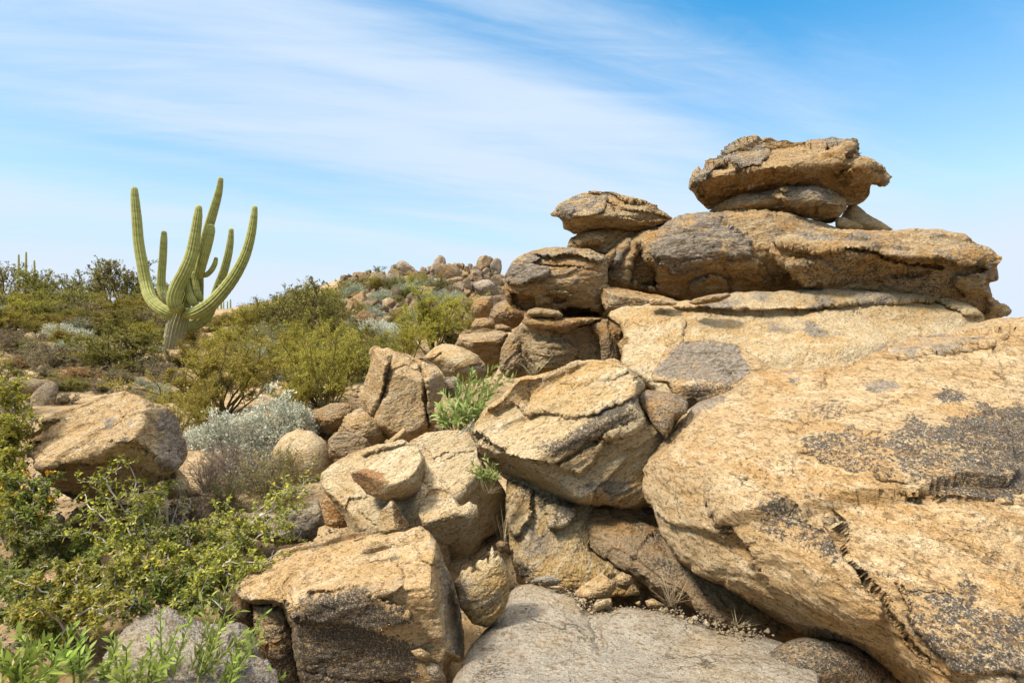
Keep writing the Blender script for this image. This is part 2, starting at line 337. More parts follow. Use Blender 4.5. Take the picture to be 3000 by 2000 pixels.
# ------------------------------------------------------------------ boulder builder
def poly_sd(px, py, poly):
    """signed distance (positive inside) from points to a closed polygon"""
    A = np.asarray(poly, float); Bp = np.roll(A, -1, 0)
    d2 = np.full(px.shape, 1e18); ins = np.zeros(px.shape, bool)
    for (ax, ay), (bx, by) in zip(A, Bp):
        ex, ey = bx - ax, by - ay; wx, wy = px - ax, py - ay
        L = ex * ex + ey * ey + 1e-12
        t = np.clip((wx * ex + wy * ey) / L, 0, 1)
        d2 = np.minimum(d2, (wx - ex * t) ** 2 + (wy - ey * t) ** 2)
        if ay != by:
            c = (ay > py) != (by > py)
            ins ^= c & (px < ex * (py - ay) / ey + ax)
    d = np.sqrt(d2); return np.where(ins, d, -d)
def line_d(px, py, pts):
    d2 = np.full(px.shape, 1e18)
    for (ax, ay), (bx, by) in zip(pts[:-1], pts[1:]):
        ex, ey = bx - ax, by - ay; wx, wy = px - ax, py - ay
        t = np.clip((wx * ex + wy * ey) / (ex * ex + ey * ey + 1e-12), 0, 1)
        d2 = np.minimum(d2, (wx - ex * t) ** 2 + (wy - ey * t) ** 2)
    return np.sqrt(d2)
def smooth_poly(poly, seg, rounds=1):
    A = np.asarray(poly, float)
    out = []
    for a, b in zip(A, np.roll(A, -1, 0)):
        n = max(1, int(np.hypot(*(b - a)) / seg))
        for k in range(n): out.append(a + (b - a) * k / n)
    P = np.array(out)
    for _ in range(rounds): P = .5 * P + .25 * np.roll(P, 1, 0) + .25 * np.roll(P, -1, 0)
    return P
def plane3(pts):
    a = np.array([[p[0], p[1], 1.0] for p in pts]); b = np.array([p[2] for p in pts]); return np.linalg.solve(a, b)
def smin(a, b, k):
    h = np.clip(.5 + .5 * (b - a) / k, 0, 1); return b + (a - b) * h - k * h * (1 - h)
def chips(Q, n, seed, warp=.10):
    """fracture facets: each cell of a random 3-D partition gets its own offset and tilt"""
    rs = np.random.RandomState(seed); q = Q.reshape(-1, 3); lo, hi = np.percentile(q, 1, 0), np.percentile(q, 99, 0)
    w = np.stack([perlin(q * 4.0, seed), perlin(q * 4.0 + 30, seed), perlin(q * 4.0 + 60, seed)], -1) * warp * .6 + np.stack([perlin(q * 13, seed), perlin(q * 13 + 30, seed), perlin(q * 13 + 60, seed)], -1) * warp * .25
    q2 = q + w; S = rs.uniform(lo, hi, (n, 3)); best = np.full(len(q), 1e9); idx = np.zeros(len(q), int)
    for i, s in enumerate(S):
        d = ((q2 - s) ** 2).sum(1); m = d < best; best[m] = d[m]; idx[m] = i
    off = rs.normal(size=n); tilt = rs.normal(size=(n, 3)); d = (off[idx] * .35 + ((q - S[idx]) * tilt[idx]).sum(1) * 2.2)
    return np.clip(d, -1.4, 1.4).reshape(Q.shape[:-1])
_rock_n = [0]
BUILT = []
def rock(name, label, outline, Y, T, mat='tan', Tb=None, cat='boulder', group=None, step=None, p=.5, facets=(), bumps=(), plates=(),
         cracks=(), stain=(), grey=(), rust=(), amp=1.0, ledge=1.0, fol=0.0, edge=1.0, size=None, rnd=1, k=.03, base=(0, 0, 0)):
    _rock_n[0] += 1; sd0 = _rock_n[0] * 3
    O = np.asarray(outline, float); lo, hi = O.min(0), O.max(0)
    A = np.asarray(O); area = abs(np.sum(A[:, 0] * np.roll(A[:, 1], -1) - A[:, 1] * np.roll(A[:, 0], -1))) / 2
    sz = math.sqrt(area)
    if step is None: step = float(np.clip(sz / 125, 1.0, 5.0))
    S = smooth_poly(O, max(3.0, sz / 45), rnd)
    yp = plane3(Y) if isinstance(Y, (list, tuple)) else np.array([0, 0, float(Y)])
    u0, v0 = lo - 3 * step - sz * .03; u1, v1 = hi + 3 * step + sz * .03
    gu = np.arange(u0, u1, step); gv = np.arange(v0, v1, step); U, V = np.meshgrid(gu, gv)
    Ym = float(yp[0] * O[:, 0].mean() + yp[1] * O[:, 1].mean() + yp[2])
    mpp = Ym / FPX                                   # metres per photograph pixel here
    Yr = yp[0] * U + yp[1] * V + yp[2]
    # roughened outline
    q = np.stack([U * mpp, V * mpp, 0 * U], -1); ws = sz * mpp
    w1 = perlin(q * (7 / ws), sd0); w2 = perlin(q * (7 / ws) + 40, sd0); w3 = perlin(q * (22 / ws), sd0 + 1); w4 = perlin(q * (22 / ws) + 40, sd0 + 1)
    w5 = perlin(q * (60 / ws), sd0 + 2)
    ea = edge * sz * .010
    SD = poly_sd(U + ea * (w1 + .55 * w3 + .25 * w5), V + ea * (w2 + .55 * w4 - .25 * w5), S)
    # snap to the zero level
    gy, gx = np.gradient(SD, step); g2 = gx * gx + gy * gy + 1e-6
    cell = (SD[:-1, :-1] > -.6 * step) & (SD[1:, :-1] > -.6 * step) & (SD[:-1, 1:] > -.6 * step) & (SD[1:, 1:] > -.6 * step)
    used = np.zeros(U.shape, bool)
    for a in (0, 1):
        for b in (0, 1): used[a:U.shape[0] - 1 + a, b:U.shape[1] - 1 + b] |= cell
    cnt = np.zeros(U.shape, int)
    for a in (0, 1):
        for b in (0, 1): cnt[a:U.shape[0] - 1 + a, b:U.shape[1] - 1 + b] += cell
    bound = used & (cnt < 4)
    lim = lambda a: np.clip(a, -1.0 * step, 1.0 * step)
    U = np.where(bound, U - lim(SD * gx / g2), U); V = np.where(bound, V - lim(SD * gy / g2), V)
    sd = np.where(bound, 0, np.maximum(SD, 0))
    # inflation: solve a Poisson problem on a coarse grid
    nc = 56; cs = max(u1 - u0, v1 - v0) / nc
    cu = np.arange(u0, u1 + cs, cs); cv = np.arange(v0, v1 + cs, cs); CU, CV = np.meshgrid(cu, cv)
    ins = poly_sd(CU, CV, O) > 0
    ph = np.zeros(CU.shape)
    for _ in range(900):
        n = np.zeros_like(ph); n[1:-1, 1:-1] = .25 * (ph[2:, 1:-1] + ph[:-2, 1:-1] + ph[1:-1, 2:] + ph[1:-1, :-2] + 1)
        ph = np.where(ins, n, 0)
    ph /= max(ph.max(), 1e-9)
    fx = (U - u0) / cs; fy = (V - v0) / cs
    ix = np.clip(fx.astype(int), 0, CU.shape[1] - 2); iy = np.clip(fy.astype(int), 0, CU.shape[0] - 2); fx = fx - ix; fy = fy - iy
    phi = (ph[iy, ix] * (1 - fx) + ph[iy, ix + 1] * fx) * (1 - fy) + (ph[iy + 1, ix] * (1 - fx) + ph[iy + 1, ix + 1] * fx) * fy
    sdm = sd * mpp
    rcap = np.sqrt(np.maximum(0, 2 * (.45 * ws) * sdm))
    h = np.minimum(T * np.maximum(phi, 0) ** p, 1.3 * rcap * T / (.45 * ws) + sdm * .6)
    for f in facets:
        a, b, c = plane3(f); h = smin(h, a * U + b * V + c, k)
    h = np.maximum(h, 0)
    fade = sstep(sd, 0, 2.2 * step)
    for (bu, bv, br, ba) in bumps: h = h + ba * np.exp(-((U - bu) ** 2 + (V - bv) ** 2) / (2 * br * br)) * fade
    wu = 5 * w3 + 3 * w5; wv = 5 * w4 - 3 * w5; wk = min(1.6, sz / 300)
    PU, PV = U + wu * wk, V + wv * wk
    for pl in plates:
        poly, hh, ed = pl[0], pl[1], (pl[2] if len(pl) > 2 else 5)
        d = poly_sd(PU, PV, poly); h = h + 1.6 * hh * sstep(d, 0, ed) * fade
    for c in cracks:
        pts, wd, dp = c; d = line_d(PU, PV, pts); h = h - dp * np.exp(-(d / wd) ** 2) * fade
    P0 = np.stack([(U - 1500) / FPX * (Yr - h), Yr - h, EYE - (V - 1000) / FPX * (Yr - h)], -1)
    du = np.gradient(P0, axis=1); dv = np.gradient(P0, axis=0)
    nrm = np.cross(du, dv); nl = np.linalg.norm(nrm, axis=-1, keepdims=True); nrm = nrm / np.maximum(nl, 1e-9)
    # (du x dv) points away from or to the camera: make it face the camera
    sgn = np.sign(np.sum(nrm * (P0 - np.array([0, 0, EYE])), -1, keepdims=True)); nrm = -nrm * np.where(sgn == 0, 1, sgn)
    # natural relief, foliated along a tilted plane
    cf, sf = math.cos(R(fol)), math.sin(R(fol))
    X, Z = P0[..., 0] - P0[..., 0].mean(), P0[..., 2]
    Q = np.stack([(X * cf + Z * sf) * .62, P0[..., 1] * .8, (-X * sf + Z * cf) * 1.45], -1) / ws
    D = .045 * ws * fbm(Q * 2.2, 3, .5, sd0 + 11)
    b1 = fbm(Q * 2.6, 5, .5, sd0 + 23); D += ledge * .026 * ws * (terrace(b1, 4.0, .16) - b1 * .3)
    D += ledge * .026 * ws * chips(Q, 26, sd0 + 7) + ledge * .012 * ws * chips(Q, 110, sd0 + 8, .06)
    b2 = fbm(Q * 7.5 + .3, 4, .55, sd0 + 31); D += ledge * .011 * ws * (terrace(b2, 3.0, .2))
    D += .005 * ws * fbm(Q * 16, 3, .6, sd0 + 41, True)
    mm = 1.0 / max(mpp * 3.2, .004)
    D += .0026 * (mpp / .0016) * fbm(P0 * mm * .55, 3, .65, sd0 + 51)
    D = amp * D * fade
    Pf = P0 + nrm * D[..., None]
    if Tb is None: Tb = T * 1.1
    Qb = np.stack([U * mpp, V * mpp, 0 * U + 9], -1) / ws
    hb = Tb * np.maximum(phi, 0) ** .5; hb = np.minimum(hb, 1.5 * rcap + 0) ; hb = hb + .06 * ws * fbm(Qb * 3, 4, .5, sd0 + 61) * fade
    Yb = Yr + np.maximum(hb, .004 * fade)
    Pb = np.stack([(U - 1500) / FPX * Yb, Yb, EYE - (V - 1000) / FPX * Yb], -1)
    mk = np.zeros(U.shape + (3,)); mk[...] = base
    nz = fbm(Q * 9, 4, .6, sd0 + 71)
    wk2 = min(1.5, sz / 250)
    for i, lst in enumerate((stain, grey, rust)):
        for it in lst:
            poly, wgt, ed = it[0], it[1], (it[2] if len(it) > 2 else 14)
            d = poly_sd(U + 9 * wk2 * w3 + 5 * wk2 * w5, V + 9 * wk2 * w4 + 5 * wk2 * w5, poly) + nz * ed * .9
            ew = ed * (1.9 if i == 0 else 1.2); mk[..., i] = mk[..., i] + wgt * sstep(d, -ew * .5, ew * .5)
    # assemble
    idx = -np.ones(U.shape, int); idx[used] = np.arange(used.sum()); nf = used.sum()
    inner = used & ~bound
    idb = idx.copy(); idb[inner] = nf + np.arange(inner.sum())
    Vt = np.concatenate([Pf[used], Pb[inner]])
    cy, cx = np.nonzero(cell)
    def quads(I): return np.stack([I[cy, cx], I[cy + 1, cx], I[cy + 1, cx + 1], I[cy, cx + 1]], -1)
    F = np.concatenate([quads(idx), quads(idb)[:, ::-1]])
    col = np.concatenate([mk[used], mk[inner] * 0 + np.array([0, .1, .05])])
    c0 = np.array([Vt[:, 0].mean(), Vt[:, 1].mean(), Vt[:, 2].min()])
    me = np_mesh(name, Vt - c0, F, RM[mat], attr=col)
    o = mobj(name, me, loc=c0); tag(o, label, cat, group); BUILT.append(o)
    return o

# ------------------------------------------------------------------ ground
GC = [(100,1990,2.1),(400,1990,2.2),(900,1990,2.5),(1500,1960,2.8),(2400,1990,2.8),(300,1650,3.15),(60,1700,2.9),(800,1640,3.2),(1200,1690,3.4),(1600,1790,3.2),(100,1500,3.6),
      (300,1470,3.7),(180,1440,3.8),(560,1440,4.2),(700,1390,4.6),(900,1350,4.8),(1150,1320,4.9),(150,1200,7.5),(480,1170,8),(800,1190,7),(1000,1170,7),(1300,1190,6.5),
      (1700,1200,7.5),(2400,1250,7.5),(2900,1250,7.5),(100,1010,12),(510,1020,13.5),(800,1040,11),(1050,1020,11),(1300,1010,11.5),
      (60,905,19),(350,895,20),(620,950,20),(740,950,19),(850,940,17),(900,930,19),(950,900,21),(1000,822,22),(1100,812,24),(1230,796,26),(1360,785,26),(1460,800,25),(1520,850,24),(2000,1010,18),(2800,1030,18)]
def _tps_setup():
    P = np.array([((u - 1500) / FPX, math.log(Y) * .55) for u, v, Y in GC]); z = np.array([EYE - (v - 1000) / FPX * Y for u, v, Y in GC])
    n = len(P); r2 = ((P[:, None] - P[None]) ** 2).sum(-1); Kx = np.where(r2 > 0, r2 * np.log(r2 + 1e-12), 0) + 2e-4 * np.eye(n)
    M = np.zeros((n + 3, n + 3)); M[:n, :n] = Kx; M[:n, n] = 1; M[:n, n + 1:] = P; M[n, :n] = 1; M[n + 1:, :n] = P.T
    w = np.linalg.solve(M, np.concatenate([z, np.zeros(3)])); return P, w
_TP, _TW = _tps_setup()
def ground_z(x, y):
    x = np.asarray(x, float); y = np.asarray(y, float)
    yy = np.clip(y, 1.6, 26.0); s = np.clip(x / np.maximum(y, 1.6), -1.0, 1.0)
    a = np.stack([s, np.log(yy) * .55], -1); r2 = ((a[..., None, :] - _TP) ** 2).sum(-1)
    z = (np.where(r2 > 0, r2 * np.log(r2 + 1e-12), 0) * _TW[:-3]).sum(-1) + _TW[-3] + a[..., 0] * _TW[-2] + a[..., 1] * _TW[-1]
    d = np.maximum(np.hypot(x, y) - 27.0, 0)
    z = z - 22 * (1 - np.exp(-d / 60.0)) - np.minimum(d, 40) * .05
    q = np.stack([x, y, 0 * x], -1)
    near = np.clip(np.hypot(x, y) / 8, .15, 1)
    z = z + .07 * near * fbm(q * .7, 4, .5, 3) + .5 * sstep(np.hypot(x, y), 60, 200) * perlin(q * .01, 5) * 6
    return z
def build_ground():
    t = np.linspace(-1, 1, 330); xs = np.sinh(t * 6.2) / np.sinh(6.2) * 9000
    t2 = np.linspace(-1, 1, 420); ys = 5 + np.sinh(t2 * 6.6) / np.sinh(6.6) * 9000
    X, Y = np.meshgrid(xs, ys); Z = ground_z(X, Y)
    I = np.arange(X.size).reshape(X.shape)
    F = np.stack([I[:-1, :-1], I[:-1, 1:], I[1:, 1:], I[1:, :-1]], -1).reshape(-1, 4)
    me = np_mesh('ground', np.stack([X, Y, Z], -1).reshape(-1, 3), F, SOIL)
    o = mobj('ground', me); tag(o, 'tan stony desert soil rising to a low ridge behind the cactus', None, None, 'structure'); return o
def ground_hit(u, v, y0=1.7, y1=40.0):
    """where the ray through a photograph pixel meets the ground"""
    ys = np.exp(np.linspace(math.log(y0), math.log(y1), 500))
    x = (u - 1500) / FPX * ys; z = EYE - (v - 1000) / FPX * ys
    g = ground_z(x, ys); k = np.nonzero(z <= g)[0]
    if len(k) == 0: return None
    k = k[0]; return Vector((x[k], ys[k], g[k]))
def at(u, Y):
    x = (u - 1500) / FPX * Y; return Vector((x, Y, float(ground_z(np.array([x]), np.array([Y]))[0])))
ground = build_ground()
# ------------------------------------------------------------------ the boulders of the outcrop
# -- foreground
rock('boulder', 'angular tan boulder at the bottom centre with dark varnished front and blunt nose',
     tp('F',(85,690),(100,640),(170,590),(300,480),(440,430),(450,380),(480,350),(640,310),(790,270),(920,240),(1010,200),(1150,180),(1250,195),
        (1440,210),(1600,185),(1690,175),(1740,130),(1790,118),(1850,160),(1900,205),(1960,320),(2010,450),(2080,600),(2140,780),(2170,950),
        (2195,1180),(2190,1370),(2140,1385),(2080,1340),(2050,1430),(2020,1600),(2000,1850),(1400,1900),(660,1850),(690,1600),(670,1480),(650,1380),
        (620,1200),(600,1030),(560,1000),(540,900),(520,875),(390,860),(260,850),(160,810),(120,760)),
     2.6, .75, 'tan', Tb=.3, p=.33, k=.035, amp=.55, ledge=.8, fol=12,
     facets=[tp('F',(300,480,.03),(1690,180,.05),(1150,740,.46)), tp('F',(700,740,.46),(1640,900,.50),(1100,1550,.40)),
             tp('F',(1930,560,.36),(2050,1250,.45),(2195,1250,.06)), tp('F',(100,700,.16),(560,700,.38),(300,480,.16)), 
             ],
     plates=[(tp('F',(690,720),(830,590),(1090,480),(1290,390),(1500,420),(1640,520),(1640,700),(1500,790),(1360,800),(1240,715),(860,745)), .022, 6),
             (tp('F',(690,790),(1250,700),(1500,830),(1750,960),(1560,1020),(1390,1060),(1100,1040),(850,1020),(640,960)), .030, 6),
             (tp('F',(200,845),(560,860),(575,1000),(200,1000)), -.03, 8), (tp('F',(1730,150),(1900,210),(2000,500),(1930,520),(1820,450),(1750,330)), .025, 8)],
     cracks=[(tp('F',(560,880),(560,650),(620,560)), 4, .02), (tp('F',(660,1440),(900,1480),(1300,1540),(1700,1560)), 4, .02),
             (tp('F',(2000,1000),(1990,800),(1940,600),(1900,480)), 5, .012)],
     stain=[(tp('F',(690,720),(860,750),(1240,710),(1360,800),(1500,840),(1740,960),(1600,1030),(1400,1060),(1500,1100),(1700,1200),(1840,1330),(1780,1500),(1700,1700),
                (700,1700),(650,1400),(590,1080),(660,820)), .50, 16),
            (tp('F',(160,790),(350,790),(450,830),(380,870),(240,850)), .35, 10)],
     grey=[(tp('F',(720,720),(860,580),(1290,400),(1500,420),(1640,520),(1640,700),(1480,790),(1200,700)), .22, 14),
           (tp('F',(1860,170),(2010,420),(2190,900),(2195,1380),(2050,1250),(1980,800),(1940,500)), .42, 12)],
     rust=[(tp('F',(1640,450),(1920,500),(1990,900),(2050,1300),(1900,1350),(1750,1000),(1640,800)), .30, 20), (tp('F',(1430,960),(1600,920),(1900,1180),(1700,1250),(1480,1060)), .3, 16)])
rock('rock_wedge', 'golden and blackened wedge of rock tucked under the nose of the big foreground boulder',
     tp('F',(258,850),(545,850),(640,1200),(720,1800),(560,1800),(430,1520),(330,1330),(200,1200),(290,1130),(270,1040),(256,950)),
     2.50, .14, 'tan', cat='rock', stain=[(tp('F',(200,1150),(330,1080),(500,1000),(640,1200),(700,1800),(400,1800)), .35, 14)],
     rust=[(tp('F',(250,850),(545,860),(440,1150),(330,1120)), .25, 12)])
rock('boulder', 'huge golden boulder filling the right edge with black speckled varnish patches',
     tp('U',(3350,930),(3000,923),(2957,923),(2906,930),(2860,945),(2800,962),(2700,978),(2620,1000),(2560,1030),(2500,1055),(2410,1078),(2330,1083),
        (2270,1082),(2200,1085),(2170,1110),(2148,1147),(2100,1165),(2043,1180),(2010,1200),(1985,1230),(1962,1270),(1920,1330),(1912,1370),
        (1908,1420),(1915,1500),(1935,1570),(1974,1626),(2000,1653),(2043,1686),(2106,1712),(2170,1750),(2255,1801),(2306,1826),(2361,1865),
        (2425,1882),(2502,1911),(2570,1946),(2640,2000),(2750,2100),(3000,2250),(3350,2250)),
     [(1950,1400,3.35),(2900,940,4.0),(2700,2050,2.3)], .98, 'gold', Tb=.5, p=.47, amp=.55, ledge=1.0, fol=10, edge=.6,
     plates=[(tp('R2',(250,150),(600,330),(980,430),(1130,700),(1300,880),(1385,1020),(1340,1220),(1150,1200),(950,1130),(600,950),(430,760),(250,450)), .036, 10),
             (tp('R2',(700,0),(1250,170),(1620,240),(1750,290),(2100,330),(2900,400),(2900,-600),(1500,-300)), .010, 14),
             (tp('R1',(1390,800),(1700,660),(1950,600),(2300,640),(2100,760),(1800,820),(1450,860)), .025, 7),
             (tp('R2',(1440,860),(1900,860),(2351,1000),(2600,1500),(1900,1500),(1550,1150)), .02, 10)],
     cracks=[(tp('R1',(480,930),(640,935),(960,918),(1200,868),(1500,738),(1880,645)), 4.5, .06), (tp('R2',(1040,440),(1130,720),(1290,880),(1390,1030),(1600,1330),(1800,1500)), 4.5, .026), (tp('R2',(1350,250),(1750,300),(2100,320),(2500,380)), 5, .02),
             (tp('R2',(265,0),(255,200),(240,380),(300,470)), 5, .035), (tp('R1',(690,1330),(950,1310),(1200,1240),(1500,1180)), 6, .02),
             (tp('R1',(600,1090),(800,1050),(1200,1030)), 7, .02), (tp('R1',(1400,850),(1700,840),(2100,790)), 5, .015)],
     bumps=[(2150,1500,120,.06),(2500,1650,150,.05),(2480,1270,120,.04),(2850,1250,160,.05)],
     stain=[(tp('R1',(870,1470),(900,1420),(1150,1330),(1280,1370),(1380,1390),(1480,1350),(1520,1240),(1640,1290),(1730,1350),(1830,1270),(1950,1240),(2030,1170),
                (2250,1150),(2800,1100),(2800,1800),(2100,1820),(1750,1780),(1620,1730),(1400,1680),(1250,1660),(1050,1570),(870,1500)), .46, 22),
            (tp('R2',(420,450),(600,350),(760,360),(900,420),(1000,520),(1100,640),(1050,740),(900,680),(760,600),(600,560),(450,500)), .40, 20),
            (tp('R2',(1440,860),(1560,880),(1760,920),(1900,860),(2000,780),(2080,880),(2050,1000),(2351,1080),(2700,1400),(2300,1568),(1900,1500),(1700,1350),(1600,1200),(1500,1000)), .40, 24),
            (tp('R1',(690,1220),(900,1150),(1050,1160),(1170,1220),(1050,1310),(930,1270),(820,1250)), .38, 16),
            (tp('R1',(1730,1130),(1880,1060),(2050,1090),(2000,1130),(1800,1170)), .38, 14),
            (tp('R2',(1060,430),(1120,440),(1170,540),(1110,540)), .4, 8), (tp('R2',(170,180),(260,170),(260,380),(200,300)), .3, 10),
            (tp('R2',(1080,760),(1250,830),(1330,980),(1200,1010),(1100,900)), .22, 16)],
     grey=[(tp('R1',(1390,800),(1550,740),(1700,660),(1900,620),(1850,690),(2200,680),(2100,740),(1800,820),(1450,850)), .36, 14),
           (tp('R1',(1250,1060),(1400,1010),(1540,1060),(1400,1100)), .36, 10), (tp('R1',(650,990),(830,960),(780,1010)), .36, 8),
           (tp('R1',(1120,800),(1480,690),(1380,790),(1220,830),(1000,880)), .5, 12), (tp('R1',(600,905),(900,880),(1100,850),(900,930)), .4, 10), (tp('R1',(2351,900),(2600,800),(2700,1000),(2351,1020)), .4, 16), (tp('R1',(0,1200),(100,1110),(380,1060),(300,1150),(80,1260)), .4, 12)],
     rust=[(tp('R2',(1450,1050),(1700,1350),(1900,1568),(1700,1568),(1300,1300),(1380,1100)), .25, 24), (tp('R2',(400,980),(900,1250),(1400,1400),(1100,1200),(700,1050)), .25, 20)])
rock('boulder', 'rounded cream boulder with peeling diagonal sheets and a black streak beside the huge golden one',
     tp('K',(55,830),(90,780),(170,690),(200,620),(290,520),(400,450),(470,370),(520,300),(620,255),(760,240),(900,205),(1040,165),(1090,150),(1110,125),
        (1200,95),(1300,85),(1420,90),(1500,85),(1520,60),(1560,70),(1640,110),(1720,160),(1800,250),(1900,370),(1850,430),(1815,490),(1850,580),(1900,640),
        (2000,740),(2100,800),(2150,900),(2150,1500),(1960,1600),(1810,1653),(1600,1640),(1354,1596),(1100,1540),(915,1481),(700,1400),(445,1330),(280,1210),
        (155,1085),(130,990),(110,910),(80,870)),
     3.75, .8, 'pale', Tb=.45, p=.38, k=.06, amp=.55, ledge=1.0, fol=30,
     facets=[tp('K',(100,800,.04),(1520,70,.04),(1000,1000,.58)), tp('K',(640,1180,.54),(1850,740,.52),(1400,1620,.47)), tp('K',(155,1085,.03),(700,1400,.03),(640,1160,.50))],
     plates=[(tp('K',(60,840),(600,1150),(760,1160),(940,1190),(1120,1080),(1300,970),(1410,915),(1490,940),(1600,880),(1730,830),(1855,740),(1900,500),(1700,0),(0,200)), .050, 6),
             (tp('K',(960,1190),(1060,1250),(1180,1290),(1330,1200),(1490,1000),(1410,920),(1150,1080)), .045, 5),
             (tp('K',(190,620),(300,630),(500,560),(640,670),(770,640),(870,650),(1050,690),(1330,670),(1500,600),(1650,530),(1830,460),(1900,0),(0,0)), .032, 5),
             (tp('K',(390,400),(520,300),(640,270),(560,340),(420,410)), .03, 4),
             (tp('K',(1100,130),(1520,60),(1740,180),(1640,260),(1500,300),(1250,380),(1000,330)), .018, 4)],
     cracks=[(tp('K',(1150,400),(1300,380),(1480,310),(1560,250)), 3, .025), (tp('K',(1110,1050),(1200,1010),(1400,920),(1480,830),(1690,740)), 3, .03),
             (tp('K',(1420,900),(1500,940),(1680,790)), 3, .03), (tp('K',(1560,150),(1640,190),(1700,230)), 3, .02)],
     stain=[(tp('K',(740,950),(900,930),(1000,870),(1100,790),(1300,690),(1500,630),(1780,600),(1810,680),(1650,740),(1500,820),(1430,900),(1250,990),(1100,1060),(950,1180),(800,1050)), .48, 14),
            (tp('K',(1300,690),(1500,600),(1830,470),(1830,520),(1560,640),(1400,680)), .50, 8),
            (tp('K',(1110,310),(1180,280),(1210,320),(1130,350)), .42, 9), (tp('K',(550,560),(610,500),(640,540),(560,580)), .4, 9),
            (tp('K',(160,1080),(400,1160),(700,1290),(650,1300),(300,1160)), .40, 8), (tp('K',(590,1150),(900,1180),(940,1210),(700,1170)), .45, 6)],
     grey=[(tp('K',(1130,1400),(1300,1330),(1500,1310),(1740,1290),(1780,1350),(1720,1500),(1500,1530),(1400,1430),(1250,1450)), .50, 12),
           (tp('K',(640,330),(1040,220),(1030,260),(700,360)), .30, 10), (tp('K',(310,560),(480,450),(560,450),(320,630)), .28, 10), (tp('K',(1220,240),(1360,210),(1400,240),(1250,260)), .35, 8)],
     rust=[(tp('K',(740,380),(960,320),(860,400)), .32, 14), (tp('K',(960,460),(1130,310),(1220,320),(1100,420)), .36, 14), (tp('K',(1030,570),(1150,540),(1090,600)), .3, 10),
           (tp('K',(350,1000),(560,960),(600,1040),(420,1060)), .22, 16)])
rock('bedrock_wall', 'blotched yellow and black rock wall under the overhang of the cream boulder',
     tp('C2',(1140,150),(1250,180),(1450,200),(1700,220),(1760,345),(1760,480),(1740,640),(1900,760),(2060,860),(2060,960),(1800,980),(1450,950),(1300,900),(1210,880),(1190,760),(1160,650),
        (1158,580),(1140,490),(1132,350)),
     [(1500,1450,3.75),(1800,1450,3.75),(1600,1720,3.25)],   .30, 'wall', cat='rock', p=.4, amp=.9, ledge=1.2, grey=[(tp('C2',(1160,480),(1500,500),(1700,700),(1500,850),(1200,840)), .25, 30)],
     stain=[(tp('C2',(1140,180),(1400,260),(1640,330),(1600,420),(1350,330),(1200,260)), .36, 14), (tp('C2',(1400,380),(1560,330),(1620,420),(1420,520)), .35, 10),
            (tp('C2',(1140,450),(1220,480),(1200,620),(1150,560)), .4, 12), (tp('C2',(1180,700),(1350,780),(1330,860),(1220,860)), .35, 14)],
     plates=[(tp('C2',(1390,370),(1480,300),(1620,320),(1630,400),(1580,470),(1430,520)), .06, 7), (tp('C2',(1150,170),(1310,240),(1330,400),(1190,590),(1130,500)), .05, 8)],
     rust=[(tp('C2',(1170,260),(1310,260),(1300,440),(1180,420)), .4, 20)])
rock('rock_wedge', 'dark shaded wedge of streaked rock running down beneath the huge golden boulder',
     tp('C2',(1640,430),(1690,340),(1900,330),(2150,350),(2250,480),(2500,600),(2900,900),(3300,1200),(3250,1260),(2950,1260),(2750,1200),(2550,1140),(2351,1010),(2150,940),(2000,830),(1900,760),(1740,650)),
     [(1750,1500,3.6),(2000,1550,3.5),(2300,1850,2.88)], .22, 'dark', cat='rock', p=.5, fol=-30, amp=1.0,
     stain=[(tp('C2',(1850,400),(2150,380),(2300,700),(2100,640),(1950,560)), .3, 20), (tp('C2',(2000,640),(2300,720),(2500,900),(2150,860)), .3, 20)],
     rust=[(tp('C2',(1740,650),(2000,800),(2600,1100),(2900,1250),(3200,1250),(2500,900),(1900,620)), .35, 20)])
rock('rock_slab', 'broad smooth grey slab lying flat along the bottom edge with fine cracks',
     tp('C2',(1150,990),(1170,930),(1230,890),(1350,885),(1450,920),(1600,960),(1660,1040),(1720,1090),(1830,1075),(1900,1050),(2040,1050),(2200,1070),(2351,1110),
        (2551,1190),(2891,1240),(3050,1290),(3300,1500),(3300,1850),(650,1850),(760,1568),(820,1450),(900,1300),(1000,1190),(1120,1070)),
     [(1500,1715,2.95),(1500,2000,2.05),(2200,1850,2.53)], .12, 'grey', Tb=.25, p=.3, amp=.35, ledge=.5, cat='rock slab', edge=.5,
     bumps=[(1880,1830,90,.05),(1560,1860,120,.05),(2150,1900,120,.03)],
     cracks=[(tp('C2',(1640,980),(1690,1090),(1730,1180),(1780,1300)), 14, .05), (tp('C2',(1660,1080),(1500,1060),(1290,1090),(1160,1110)), 3, .008), (tp('C2',(1560,1120),(1600,1070),(1580,1040)), 3, .01),
             (tp('C2',(1180,1400),(1200,1460),(1090,1568)), 6, .01), (tp('C2',(1880,1420),(2100,1500),(2351,1500)), 3, .006)],
     stain=[(tp('C2',(850,1568),(900,1440),(1000,1310),(1090,1300),(1180,1440),(1100,1540)), .36, 12), (tp('C2',(1670,1080),(1720,1150),(1760,1240),(1720,1230)), .3, 8)],
     rust=[(tp('C2',(2150,1400),(2351,1380),(2700,1600),(2200,1600)), .12, 40)])
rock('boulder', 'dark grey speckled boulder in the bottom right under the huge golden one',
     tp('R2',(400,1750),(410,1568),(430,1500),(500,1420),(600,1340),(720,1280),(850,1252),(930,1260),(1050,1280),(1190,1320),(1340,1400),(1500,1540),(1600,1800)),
     2.32, .22, 'dark', p=.5, amp=.4, ledge=.4, stain=[(tp('R2',(300,1200),(1600,1200),(1600,1900),(300,1900)), .34, 20)], Tb=.15)
